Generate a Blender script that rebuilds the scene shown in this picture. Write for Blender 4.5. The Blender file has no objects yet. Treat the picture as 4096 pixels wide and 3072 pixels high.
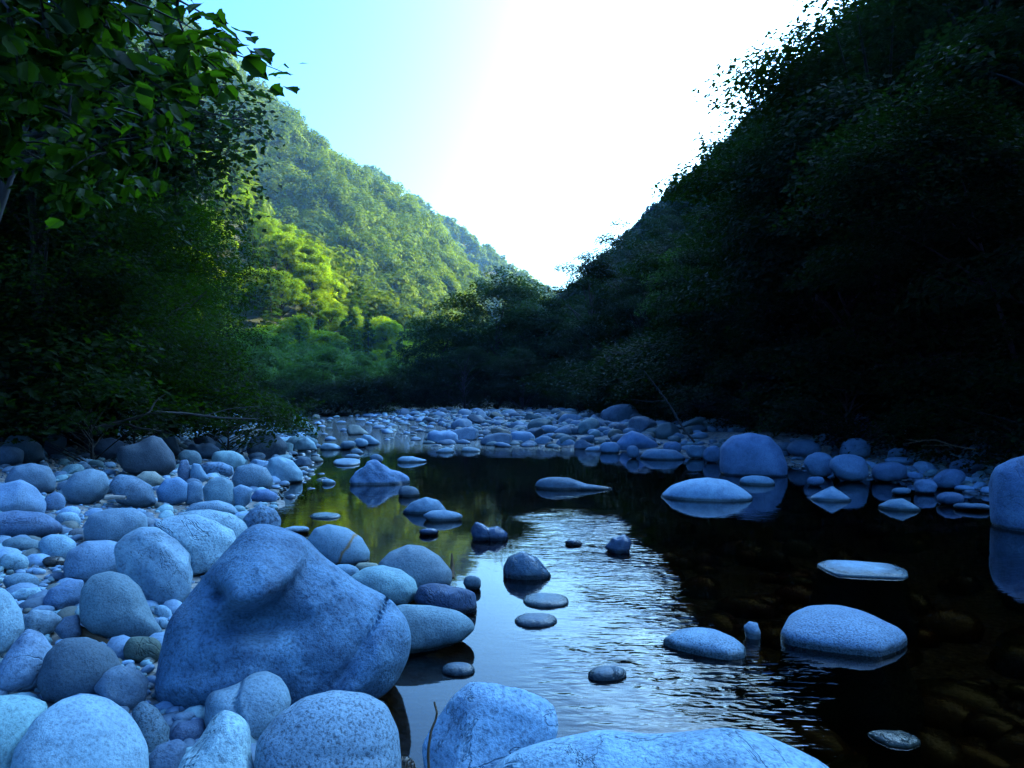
import bpy, math, random
import numpy as np
from math import radians, sin, cos, pi, atan2, sqrt

# ------------------------------------------------------------------ camera, sky, sun, exposure
SC = bpy.context.scene
COL = SC.collection
HCAM = 1.25                       # eye height over the water, metres
FD, CX, CY = 1536.0, 1106.0, 865.0   # focal length, centre column, horizon row of the 2212 px wide view
cam_d = bpy.data.cameras.new('camera')
cam = bpy.data.objects.new('camera', cam_d); COL.objects.link(cam)
cam.location = (0, 0, HCAM); cam.rotation_euler = (radians(90), 0, 0)
cam_d.sensor_width = 36.0; cam_d.lens = 36.0 * FD / 2212.0
cam_d.shift_y = 35.5 / 2212.0
cam_d.clip_start = 0.05; cam_d.clip_end = 6000
SC.camera = cam

SUN_AZ, SUN_EL = 64.0, 28.0       # degrees right of the view direction, degrees up
w = bpy.data.worlds.new("World"); SC.world = w; w.use_nodes = True
nt = w.node_tree; nt.nodes.clear()
sky = nt.nodes.new('ShaderNodeTexSky'); sky.sky_type = 'NISHITA'; sky.sun_disc = False
sky.sun_elevation = radians(SUN_EL); sky.sun_rotation = radians(SUN_AZ)
sky.air_density = 1.0; sky.dust_density = 6.0; sky.ozone_density = 1.0
tint = nt.nodes.new('ShaderNodeMix'); tint.data_type = 'RGBA'; tint.blend_type = 'MULTIPLY'
tint.inputs[0].default_value = 1.0; tint.inputs[7].default_value = (0.23, 0.40, 0.48, 1)
gam = nt.nodes.new('ShaderNodeGamma'); gam.inputs[1].default_value = 2.2
bg = nt.nodes.new('ShaderNodeBackground'); bg.inputs[1].default_value = 0.15
wo = nt.nodes.new('ShaderNodeOutputWorld')
cap = nt.nodes.new('ShaderNodeVectorMath'); cap.operation = 'MINIMUM'; cap.inputs[1].default_value = (4.6, 5.0, 6.0)
nt.links.new(sky.outputs[0], cap.inputs[0]); nt.links.new(cap.outputs[0], gam.inputs[0]); nt.links.new(gam.outputs[0], tint.inputs[6]); nt.links.new(tint.outputs[2], bg.inputs[0]); nt.links.new(bg.outputs[0], wo.inputs[0])
sd = bpy.data.lights.new('sun', 'SUN'); sd.energy = 5.0; sd.angle = radians(0.5); sd.color = (1.0, 0.90, 0.44)
so = bpy.data.objects.new('sun', sd); COL.objects.link(so)
so.rotation_euler = (radians(90 - SUN_EL), 0, radians(180 - SUN_AZ))
so.location = (60, 10, 60)
SC.view_settings.view_transform = 'Standard'; SC.view_settings.look = 'None'
SC.view_settings.exposure = 2.25; SC.view_settings.gamma = 1.0
SC.cycles.max_bounces = 6; SC.cycles.diffuse_bounces = 3; SC.cycles.glossy_bounces = 3
SC.cycles.transmission_bounces = 3; SC.cycles.transparent_max_bounces = 8; SC.cycles.volume_bounces = 0
SC.cycles.use_denoising = True; SC.cycles.sample_clamp_indirect = 4.0
SC.cycles.caustics_reflective = False; SC.cycles.caustics_refractive = False

rng = np.random.default_rng(7)
R = random.Random(11)

# ------------------------------------------------------------------ helpers
def tag(o, label=None, cat=None, group=None, kind=None):
    if label: o['label'] = label
    if cat: o['category'] = cat
    if group: o['group'] = group
    if kind: o['kind'] = kind
    return o

def mesh_np(name, V, F, smooth=False, mat=None):
    V = np.ascontiguousarray(V, dtype=np.float32); F = np.ascontiguousarray(F, dtype=np.int32)
    n = F.shape[1]
    me = bpy.data.meshes.new(name)
    me.vertices.add(len(V)); me.vertices.foreach_set('co', V.ravel())
    me.loops.add(F.size); me.loops.foreach_set('vertex_index', F.ravel())
    me.polygons.add(len(F))
    me.polygons.foreach_set('loop_start', np.arange(0, F.size, n, dtype=np.int32))
    me.polygons.foreach_set('loop_total', np.full(len(F), n, dtype=np.int32))
    me.polygons.foreach_set('use_smooth', np.full(len(F), smooth, dtype=bool))
    me.update(calc_edges=True); me.validate(clean_customdata=False)
    if mat: me.materials.append(mat)
    return me

def link(name, me, parent=None, loc=(0, 0, 0)):
    o = bpy.data.objects.new(name, me); COL.objects.link(o); o.location = loc
    if parent: o.parent = parent
    return o

def merge(parts):
    Vs, Fs, n = [], [], 0
    for V, F in parts:
        Vs.append(V); Fs.append(F + n); n += len(V)
    return np.vstack(Vs), np.vstack(Fs)

def tube(pts, rad, k=7):
    pts = np.array(pts, float); rad = np.array(rad, float); m = len(pts)
    t = np.gradient(pts, axis=0); t /= np.linalg.norm(t, axis=1)[:, None] + 1e-9
    ref = np.array([0.31, 0.52, 0.1]) if abs(t[0][2]) > .8 else np.array([0, 0.05, 1.0])
    u = np.cross(t, ref); u /= np.linalg.norm(u, axis=1)[:, None] + 1e-9
    v = np.cross(t, u)
    a = np.arange(k) * 2 * pi / k
    V = pts[:, None, :] + rad[:, None, None] * (np.cos(a)[None, :, None] * u[:, None, :] + np.sin(a)[None, :, None] * v[:, None, :])
    V = V.reshape(-1, 3); F = []
    for i in range(m - 1):
        for j in range(k):
            F.append((i * k + j, i * k + (j + 1) % k, (i + 1) * k + (j + 1) % k, (i + 1) * k + j))
    # closed tip
    V = np.vstack([V, pts[-1:], pts[:1]]); q = len(V) - 2
    for j in range(k):
        F.append(((m - 1) * k + j, (m - 1) * k + (j + 1) % k, q, q)) if False else None
    return V[:-2], np.array(F)

def sines(seed, n=9, f=1.0):
    g = np.random.default_rng(seed)
    d = g.normal(size=(n, 3)); d /= np.linalg.norm(d, axis=1)[:, None]
    d *= (f * g.uniform(.6, 1.6, n))[:, None]
    return d, g.uniform(0, 6.28, n)

def fbm(P, seed, f=1.0, octv=4, gain=.5, ridged=False):
    out = np.zeros(len(P)); a = 1.0; tot = 0
    for o in range(octv):
        d, ph = sines(seed * 31 + o, 8, f * 2 ** o)
        s = np.sin(P @ d.T + ph).sum(1) / 2.6
        if ridged: s = 1 - 2 * np.minimum(np.abs(s), 1)
        out += a * s; tot += a; a *= gain
    return out / tot

def ss(a, b, x):
    t = np.clip((np.asarray(x, float) - a) / (b - a), 0, 1); return t * t * (3 - 2 * t)

ONES = 'zeroth first second third fourth fifth sixth seventh eighth ninth tenth eleventh twelfth thirteenth fourteenth fifteenth sixteenth seventeenth eighteenth nineteenth'.split()
TENS = {2: 'twent', 3: 'thirt', 4: 'fort', 5: 'fift', 6: 'sixt', 7: 'sevent', 8: 'eight', 9: 'ninet'}
def ordinal(n):
    if n < 20: return ONES[n]
    if n % 10 == 0: return TENS[n // 10] + 'ieth'
    return TENS[n // 10] + 'y-' + ONES[n % 10]

def proj(P):
    return CX + FD * P[0] / P[1], CY - FD * (P[2] - HCAM) / P[1]

# ------------------------------------------------------------------ node helpers
def newmat(name):
    m = bpy.data.materials.new(name); m.use_nodes = True
    n = m.node_tree; n.nodes.clear()
    out = n.nodes.new('ShaderNodeOutputMaterial')
    return m, n, out

class N:
    def __init__(s, nt): s.t = nt
    def __call__(s, typ, **kw):
        nd = s.t.nodes.new(typ)
        for k, v in kw.items(): setattr(nd, k, v)
        return nd
    def l(s, a, b): s.t.links.new(a, b)
    def noise(s, vec, scale, detail=4, rough=.55, dist=0.0):
        q = s('ShaderNodeTexNoise'); q.inputs['Scale'].default_value = scale; q.inputs['Detail'].default_value = detail
        q.inputs['Roughness'].default_value = rough; q.inputs['Distortion'].default_value = dist
        if vec is not None: s.l(vec, q.inputs['Vector'])
        return q.outputs['Fac']
    def ramp(s, f, stops):
        r = s('ShaderNodeValToRGB'); e = r.color_ramp.elements
        while len(e) < len(stops): e.new(0.5)
        for i, (p, c) in enumerate(stops):
            e[i].position = p; e[i].color = (c if isinstance(c, tuple) else (c, c, c)) + (1,) if not (isinstance(c, tuple) and len(c) == 4) else c
        s.l(f, r.inputs[0]); return r.outputs[0]
    def mix(s, f, a, b, mode='MIX'):
        m = s('ShaderNodeMix'); m.data_type = 'RGBA'; m.blend_type = mode
        for v, i in ((f, 0), (a, 6), (b, 7)):
            if hasattr(v, 'is_output'): s.l(v, m.inputs[i])
            elif i == 0: m.inputs[0].default_value = v
            else: m.inputs[i].default_value = tuple(v) + (1,) if len(v) == 3 else v
        return m.outputs[2]
    def math(s, op, a, b=None):
        m = s('ShaderNodeMath'); m.operation = op
        for v, i in ((a, 0), (b, 1)):
            if v is None: continue
            if hasattr(v, 'is_output'): s.l(v, m.inputs[i])
            else: m.inputs[i].default_value = v
        return m.outputs[0]
    def bump(s, h, strength, dist=.02, nrm=None):
        b = s('ShaderNodeBump'); b.inputs['Strength'].default_value = strength; b.inputs['Distance'].default_value = dist
        s.l(h, b.inputs['Height'])
        if nrm is not None: s.l(nrm, b.inputs['Normal'])
        return b.outputs[0]

def stone_mat(name, speck=.5, speck_scale=70, blotch=.4, vein=0.0, rough=.72, attr=False, stripe=False, pits=.4):
    m, t, out = newmat(name); n = N(t)
    tc = n('ShaderNodeTexCoord'); oi = n('ShaderNodeObjectInfo')
    add = n('ShaderNodeVectorMath'); add.operation = 'ADD'
    sc = n('ShaderNodeVectorMath'); sc.operation = 'SCALE'; sc.inputs[0].default_value = (37, 19, 53)
    n.l(oi.outputs['Random'], sc.inputs['Scale'])
    n.l(tc.outputs['Object'], add.inputs[0]); n.l(sc.outputs[0], add.inputs[1])
    P = add.outputs[0]
    if attr:
        a = n('ShaderNodeAttribute'); a.attribute_name = 'tone'; base = a.outputs['Color']
    else: base = oi.outputs['Color']
    base = n.mix(1.0, base, (.47, .70, .79), 'MULTIPLY')   # cool cast of the light, multiplied into every stone colour
    bl = n.noise(P, 3.2, 6, .6, .4)
    c = n.mix(blotch, base, n.ramp(bl, [(.3, (.45, .48, .55)), (.52, (.95, .95, .95)), (.7, (1.25, 1.2, 1.12))]), 'MULTIPLY')
    bl2 = n.noise(P, 11, 5, .65)
    c = n.mix(blotch * .8, c, n.ramp(bl2, [(.35, (.62, .64, .68)), (.5, (1, 1, 1)), (.68, (1.18, 1.18, 1.15))]), 'MULTIPLY')
    sp = n.noise(P, speck_scale, 3, .7)
    c = n.mix(speck, c, n.ramp(sp, [(.36, (.22, .22, .25)), (.47, (.9, .9, .9)), (.6, (1.25, 1.25, 1.25))]), 'MULTIPLY')
    h = n.math('ADD', n.math('MULTIPLY', bl2, .8), n.math('MULTIPLY', sp, .25))
    if vein:
        v = n.noise(P, 2.1, 5, .6, 1.6)
        vv = n.math('ABSOLUTE', n.math('SUBTRACT', v, .5))
        crack = n.ramp(vv, [(0, .25), (.012, 1.0)])
        c = n.mix(vein, c, crack, 'MULTIPLY')
        h = n.math('ADD', h, n.math('MULTIPLY', crack, .9))
        v2 = n.noise(P, 5, 7, .7, .8)
        c = n.mix(vein, c, n.ramp(v2, [(.38, (.5, .55, .66)), (.55, (1, 1, 1)), (.66, (1.5, 1.45, 1.35))]), 'MULTIPLY')
    if stripe:
        sx = n('ShaderNodeSeparateXYZ'); n.l(tc.outputs['Object'], sx.inputs[0])
        q = n.math('ADD', n.math('ADD', sx.outputs[0], n.math('MULTIPLY', sx.outputs[2], -.55)), n.math('MULTIPLY', n.noise(P, 6), .10))
        band = n.ramp(n.math('ABSOLUTE', n.math('SUBTRACT', q, .065)), [(0, 1.0), (.022, 0.0)])
        c = n.mix(band, c, (.22, .12, .03))
    # wetness: real darker, shinier rim where the stone stands in the water
    geo = n('ShaderNodeNewGeometry'); sp3 = n('ShaderNodeSeparateXYZ'); n.l(geo.outputs['Position'], sp3.inputs[0])
    z = n.math('ADD', sp3.outputs[2], n.math('MULTIPLY', n.noise(P, 14), -.03))
    wet = n.ramp(n.math('MULTIPLY', n.math('ADD', z, .03), 10), [(.38, 1.0), (.62, 0.0)])
    c = n.mix(wet, c, n.mix(1.0, c, (.34, .31, .27), 'MULTIPLY'))
    bs = n('ShaderNodeBsdfPrincipled'); n.l(c, bs.inputs['Base Color'])
    ro = n.math('SUBTRACT', rough, n.math('MULTIPLY', wet, rough - .25 if rough > .3 else 0)); n.l(ro, bs.inputs['Roughness'])
    bs.inputs['Specular IOR Level'].default_value = .35
    n.l(n.bump(h, pits, .03), bs.inputs['Normal'])
    n.l(bs.outputs[0], out.inputs[0])
    return m

M_PLAIN = stone_mat('smooth_granite', .45, 95, .6, 0, .75, pits=.5)
M_GREAT = stone_mat('weathered_granite', .6, 75, 1.0, 0, .75, pits=.85)
M_SPECK = stone_mat('speckled_granite', .9, 105, .45, 0, .7, pits=.5)
M_MOTTLE = stone_mat('mottled_stone', .4, 70, .8, .3, .72, pits=.5)
M_MARBLE = stone_mat('pale_weathered_rock', .55, 70, .65, .12, .75, pits=.7)
M_WET = stone_mat('wet_dark_stone', .3, 50, .6, .2, .22, pits=.6)
M_STRIPE = stone_mat('rust_striped_granite', .35, 85, .3, 0, .75, stripe=True, pits=.25)
M_CONGL = stone_mat('conglomerate', .95, 26, .6, 0, .8, pits=1.0)
M_PEB = stone_mat('pebble_stone', .35, 60, .3, 0, .7, attr=True, pits=.25)

def leaf_mat(name, dark, light, transl=.35, tcol=(.1, .22, .01), nscale=.5, gloss=.4, hv=.25):
    m, t, out = newmat(name); n = N(t)
    tc = n('ShaderNodeTexCoord'); oi = n('ShaderNodeObjectInfo')
    f = n.noise(tc.outputs['Object'], nscale, 3, .6)
    c = n.mix(n.ramp(f, [(.35, 0.0), (.65, 1.0)]), dark, light)
    f2 = n.noise(tc.outputs['Object'], nscale * 9, 2, .6)
    c = n.mix(.8, c, n.ramp(f2, [(.3, (.55, .6, .6)), (.7, (1.45, 1.3, 1.1))]), 'MULTIPLY')
    c = n.mix(hv * 2, c, n.ramp(oi.outputs['Random'], [(0, (.5, .55, .7)), (.35, (1, 1, 1)), (.6, (.7, .85, 1.0)), (1, (1.9, 1.6, .9))]), 'MULTIPLY')
    b = n('ShaderNodeBsdfPrincipled'); n.l(c, b.inputs['Base Color'])
    b.inputs['Roughness'].default_value = .6; b.inputs['Specular IOR Level'].default_value = gloss * .22
    tr = n('ShaderNodeBsdfTranslucent')
    n.l(n.mix(1.0, n.mix(.5, c, tcol), (2.0, 2.0, 1.0), 'MULTIPLY'), tr.inputs[0])
    mx = n('ShaderNodeMixShader'); mx.inputs[0].default_value = transl
    n.l(b.outputs[0], mx.inputs[1]); n.l(tr.outputs[0], mx.inputs[2]); n.l(mx.outputs[0], out.inputs[0])
    return m

ML_SLOPE = leaf_mat('slope_foliage', (.0016, .0055, .003), (.005, .016, .004), .25, (.02, .06, .006), .5, .18)  # deep shade of the right slope put into the leaf colour
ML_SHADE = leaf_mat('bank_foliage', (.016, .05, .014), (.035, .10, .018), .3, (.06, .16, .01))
ML_SPUR = leaf_mat('sunny_foliage', (.045, .10, .003), (.15, .225, .001), .5, (.16, .24, .001), .16, .2, .45)  # sunlight put into the colour, a lit counterpart of the shaded leaves
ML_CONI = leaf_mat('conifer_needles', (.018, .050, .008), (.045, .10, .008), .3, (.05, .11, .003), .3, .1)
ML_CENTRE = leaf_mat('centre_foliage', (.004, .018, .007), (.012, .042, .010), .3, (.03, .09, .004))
ML_FAR = leaf_mat('far_forest_foliage', (.008, .032, .014), (.14, .19, .004), .25, (.12, .18, .003), .06, .1)  # sunlit yellow and shaded blue-green crowns painted as noise patches
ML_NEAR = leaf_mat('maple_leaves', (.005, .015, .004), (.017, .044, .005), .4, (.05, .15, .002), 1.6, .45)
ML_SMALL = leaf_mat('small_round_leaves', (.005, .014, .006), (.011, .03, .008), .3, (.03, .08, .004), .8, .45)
ML_LEFT = leaf_mat('left_bank_foliage', (.0012, .004, .0015), (.0045, .014, .002), .35, (.02, .06, .001), .5, .15)  # leaf colour darkened to carry the left bank's deep shade

def bark_mat(name, c1, c2):
    m, t, out = newmat(name); n = N(t); tc = n('ShaderNodeTexCoord')
    mp = n('ShaderNodeMapping'); mp.inputs['Scale'].default_value = (6, 6, 1.2); n.l(tc.outputs['Object'], mp.inputs[0])
    f = n.noise(mp.outputs[0], 2.5, 5, .6)
    b = n('ShaderNodeBsdfPrincipled'); n.l(n.mix(f, c1, c2), b.inputs['Base Color']); b.inputs['Roughness'].default_value = .85
    n.l(n.bump(f, .6, .03), b.inputs['Normal']); n.l(b.outputs[0], out.inputs[0]); return m
M_BARK = bark_mat('grey_brown_bark', (.007, .006, .006), (.026, .024, .023))
M_WOOD = bark_mat('bleached_driftwood', (.18, .15, .12), (.42, .38, .33))
M_BROWNWOOD = bark_mat('brown_driftwood', (.05, .03, .015), (.16, .09, .04))

# ------------------------------------------------------------------ the lie of the land
LY = np.array([-40, 0, 1.5, 3, 4.2, 5.2, 7.2, 10, 14.2, 20, 30, 42, 56, 64, 3000])
LX = np.array([-.1, -.1, -.35, -.45, -1.0, -1.5, -2.35, -3.1, -4.3, -6.0, -9.8, -14, -19, -15, -15])
RY = np.array([-40, 0, 6.7, 8.5, 11.6, 14, 16, 18, 20, 25, 30, 42, 56, 64, 3000])
RX = np.array([7.5, 7.0, 6.4, 6.3, 6.0, 5.0, 3.8, 2.2, .2, -1.2, -2.0, -5, -11, -14.9, -14.9])
def xL(y): return np.interp(y, LY, LX)
def xR(y): return np.interp(y, RY, RX)
def ridge_h(y): return np.interp(y, [0, 180, 215, 1000], [300, 300, 84, 84])
def toeR(y): return np.interp(y, [9, 20, 35, 50, 100, 200, 300, 1000], [9, 8, 7.4, 6.0, 1.5, -8, -17, -84])
def gh(x, y, detail=True):
    x = np.asarray(x, float); y = np.asarray(y, float)
    sL = xL(y) - x; sR = x - xR(y)
    ins = np.minimum(-sL, -sR)
    bed = -np.minimum(.55, .22 * np.maximum(ins, 0)) - .02
    shallow = ss(18.5, 23, y); bed = bed * (1 - .8 * shallow)
    s = np.maximum(sL, 0); zl = .075 * np.minimum(s, 3.2) + .16 * np.clip(s - 3.2, 0, 3.5) + .95 * np.clip(s - np.interp(y, [40, 60, 100], [6.2, 13, 34]), 0, 75)
    s = np.maximum(sR, 0); zr = .10 * np.minimum(s, 4.0)
    zr = zr + np.minimum(.95 * np.maximum(0, x - toeR(y)), ridge_h(y)) * ss(900, 700, y)
    land = np.where(sL > 0, zl * ss(190, 100, y), zr)
    z = np.where(ins > 0, bed, land)
    z = np.where(y > 58, np.maximum(z, .03 * (y - 58) * ss(58, 64, y)), z)
    back = ss(115, 200, y) * ss(300, 205, y)
    zc = np.clip(4 + .89 * (-25 - x), 0, 120) * back * (1 + .05 * np.sin(x * .11 + y * .05))
    ridgB = np.where(x < -67, 116 + .68 * (-67 - x) + .15 * np.maximum(0, -115 - x), 116 - 1.3 * (x + 67))
    fold = 13 * np.sin((x * .62 + y * .5) * .065 + 1.3 * np.sin(y * .013)) + 6 * np.sin((x * .7 + y * .4) * .15 + 1)
    pb = ss(235, 505, y); zb = (np.clip(ridgB, 0, 275) + fold * (1 - pb * .8)) * pb * ss(760, 510, y)
    pa = ss(620, 850, y); za = np.clip(112 + .70 * (54 - x), 0, 265) * pa
    z = np.maximum.reduce([z, np.where(y > 110, zc, -9), np.where(y > 230, zb, -9), np.where(y > 600, za, -9)])
    return z

def march(dx, dy):
    """where the sight line through (dx, dy) meets the ground or the water"""
    gx = (dx - CX) / FD; gz = -(dy - CY) / FD
    d = np.concatenate([np.arange(1.0, 12, .01), np.arange(12, 70, .05)])
    zz = HCAM + gz * d
    g = np.maximum(gh(gx * d, d), 0)
    k = np.argmax(zz <= g)
    return d[k] if zz[k] <= g[k] else 70.0

# ground sheet
def axis(n, lim, a=3.2, c=0.0):
    u = np.linspace(-1, 1, n); return c + lim * np.sinh(a * u) / np.sinh(a)
gx = axis(361, 1400, 6.2)
u = np.linspace(0, 1, 460); gy = -60 + 3000 * (np.sinh(5.2 * u) / np.sinh(5.2))
GX, GY = np.meshgrid(gx, gy)
GZ = gh(GX, GY)
P = np.stack([GX.ravel(), GY.ravel(), np.zeros(GX.size)], 1)
GZ = GZ + (.025 * fbm(P, 5, 2.0, 3)).reshape(GX.shape) * (np.abs(GX) < 40)
V = np.stack([GX.ravel(), GY.ravel(), GZ.ravel()], 1)
nx, ny = len(gx), len(gy)
i = np.arange(nx - 1)[None, :] + nx * np.arange(ny - 1)[:, None]
F = np.stack([i, i + 1, i + nx + 1, i + nx], -1).reshape(-1, 4)
mG, t, out = newmat('gravel_and_forest_floor'); n = N(t)
geo = n('ShaderNodeNewGeometry'); sx = n('ShaderNodeSeparateXYZ'); n.l(geo.outputs['Position'], sx.inputs[0])
Pp = geo.outputs['Position']
vor = n('ShaderNodeTexVoronoi'); vor.inputs['Scale'].default_value = 17; n.l(Pp, vor.inputs['Vector'])
grav = n.mix(1.0, n.ramp(n.noise(Pp, 1.3, 4), [(.3, (.10, .095, .085)), (.7, (.30, .29, .27))]), n.ramp(vor.outputs['Color'], [(.1, .45), (.9, 1.3)]), 'MULTIPLY')
bed_c = n.mix(n.noise(Pp, 2.5, 5), (.022, .016, .008), (.07, .05, .024))
soil = n.mix(n.noise(Pp, .3, 5), (.012, .018, .008), (.03, .045, .015))
c = n.mix(n.ramp(n.math('ADD', n.math('MULTIPLY', sx.outputs[2], 4), .3), [(.1, 0.0), (.35, 1.0)]), bed_c, grav)
c = n.mix(n.ramp(n.math('MULTIPLY', sx.outputs[2], .5), [(.3, 0.0), (.5, 1.0)]), c, soil)
c = n.mix(n.ramp(n.math('MULTIPLY', sx.outputs[1], .01), [(.53, 0.0), (.56, 1.0)]), c, soil)
b = n('ShaderNodeBsdfPrincipled'); n.l(c, b.inputs['Base Color']); b.inputs['Roughness'].default_value = .85
n.l(n.bump(vor.outputs['Distance'], .7, .04), b.inputs['Normal']); n.l(b.outputs[0], out.inputs[0])
g = link('ground', mesh_np('ground', V, F, True, mG)); tag(g, kind='structure')

# water
mW, t, out = newmat('river_water'); n = N(t)
geo = n('ShaderNodeNewGeometry'); Pp = geo.outputs['Position']; sx = n('ShaderNodeSeparateXYZ'); n.l(Pp, sx.inputs[0])
def mapped(scale, rot=0):
    mp = n('ShaderNodeMapping'); mp.inputs['Scale'].default_value = scale; mp.inputs['Rotation'].default_value = (0, 0, rot)
    n.l(Pp, mp.inputs[0]); return mp.outputs[0]
def band(v, a, b, c_, d):   # 0..1..1..0 along v
    r = n('ShaderNodeMapRange'); r.interpolation_type = 'SMOOTHSTEP'; n.l(v, r.inputs[0]); r.inputs[1].default_value = a; r.inputs[2].default_value = b
    q = n('ShaderNodeMapRange'); q.interpolation_type = 'SMOOTHSTEP'; n.l(v, q.inputs[0]); q.inputs[1].default_value = c_; q.inputs[2].default_value = d
    q.inputs[3].default_value = 1; q.inputs[4].default_value = 0
    return n.math('MULTIPLY', r.outputs[0], q.outputs[0])
wob = n.math('MULTIPLY', n.math('SUBTRACT', n.noise(mapped((.8, .5, 1)), 1.0, 2), .5), 1.6)
xw = n.math('ADD', sx.outputs[0], wob)
m1 = n.math('MULTIPLY', band(xw, .0, .75, .8, 1.3), band(sx.outputs[1], 2.2, 3.0, 7.0, 8.5))
m1 = n.math('MULTIPLY', m1, n.ramp(n.noise(mapped((1.1, .8, 1)), 1.0, 3), [(.36, .12), (.62, .62)]))
patch = n.ramp(n.noise(mapped((.45, .30, 1)), 1.0, 3), [(.56, 0.0), (.66, 1.0)])
m2 = n.math('MULTIPLY', patch, .07)
m3 = n.math('MULTIPLY', band(sx.outputs[1], 15, 27, 90, 100), 1.2)
mask = n.math('ADD', n.math('MAXIMUM', n.math('MAXIMUM', m1, m2), m3), .010)
fine = n.noise(mapped((8, 20, 1), .12), 1.0, 2, .5, .3)
mid = n.noise(mapped((3, 7.5, 1), -.1), 1.0, 2, .5, .2)
h = n.math('MULTIPLY', n.math('ADD', fine, n.math('MULTIPLY', mid, 1.1)), mask)
h = n.math('ADD', h, n.math('MULTIPLY', n.noise(mapped((.9, 1.6, 1)), 1.0, 2), .05))
nr = n.bump(h, 1.0, .030)
fr = n('ShaderNodeFresnel'); fr.inputs[0].default_value = 1.333; n.l(nr, fr.inputs['Normal'])
gl = n('ShaderNodeBsdfGlossy'); gl.inputs['Roughness'].default_value = .02; n.l(nr, gl.inputs['Normal']); gl.inputs[0].default_value = (1, 1, 1, 1)
tr = n('ShaderNodeBsdfTransparent'); tr.inputs[0].default_value = (.25, .19, .10, 1)
mx = n('ShaderNodeMixShader'); n.l(fr.outputs[0], mx.inputs[0]); n.l(tr.outputs[0], mx.inputs[1]); n.l(gl.outputs[0], mx.inputs[2])
n.l(mx.outputs[0], out.inputs[0])
wy = np.concatenate([np.arange(-6, 20, 1.0), np.arange(20, 66, 2.0)])
rows = []
for yy in wy: rows += [(float(xL(yy)) - 3.0, yy, 0), (float(xR(yy)) + 3.5, yy, 0)]
F = [(2 * k, 2 * k + 1, 2 * k + 3, 2 * k + 2) for k in range(len(wy) - 1)]
wt = link('river_water', mesh_np('river_water', np.array(rows), np.array(F), True, mW)); tag(wt, kind='structure')

# ------------------------------------------------------------------ stones
def ico(sub):
    import bmesh
    bm = bmesh.new(); bmesh.ops.create_icosphere(bm, subdivisions=sub, radius=1.0)
    V = np.array([v.co[:] for v in bm.verts]); F = np.array([[v.index for v in f.verts] for f in bm.faces]); bm.free()
    return V, F
ICO = {k: ico(k) for k in (2, 3, 4, 5, 6)}

def facet(P, seed, nf, lo=.72, hi=.95, hard=.85):
    g = np.random.default_rng(seed)
    for _ in range(nf):
        d = g.normal(size=3); d /= np.linalg.norm(d); off = g.uniform(lo, hi)
        q = P @ d - off
        P = P - d[None, :] * (np.maximum(q, 0) * hard)[:, None]
    return P

def outline(poly, c, m=180, smooth=3):
    """distance from c to the outline in m directions"""
    p = np.array(poly) - c; nxt = np.roll(p, -1, 0); r = np.zeros(m)
    for k in range(m):
        a = 2 * pi * k / m; d = np.array([cos(a), sin(a)]); best = 0
        e = nxt - p; den = d[0] * e[:, 1] - d[1] * e[:, 0]
        ok = np.abs(den) > 1e-12
        tt = np.where(ok, (p[:, 0] * e[:, 1] - p[:, 1] * e[:, 0]) / np.where(ok, den, 1), -1)
        uu = np.where(ok, (p[:, 0] * d[1] - p[:, 1] * d[0]) / np.where(ok, den, 1), -1)
        hit = (tt > 0) & (uu >= -1e-6) & (uu <= 1 + 1e-6)
        r[k] = tt[hit].max() if hit.any() else 0
    z = r == 0
    if z.any(): r[z] = r[~z].mean()
    ker = np.hanning(2 * smooth + 3)[1:-1]; ker /= ker.sum(); h = len(ker) // 2
    return np.convolve(np.concatenate([r[-h:], r, r[:h]]), ker, 'valid')

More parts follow.
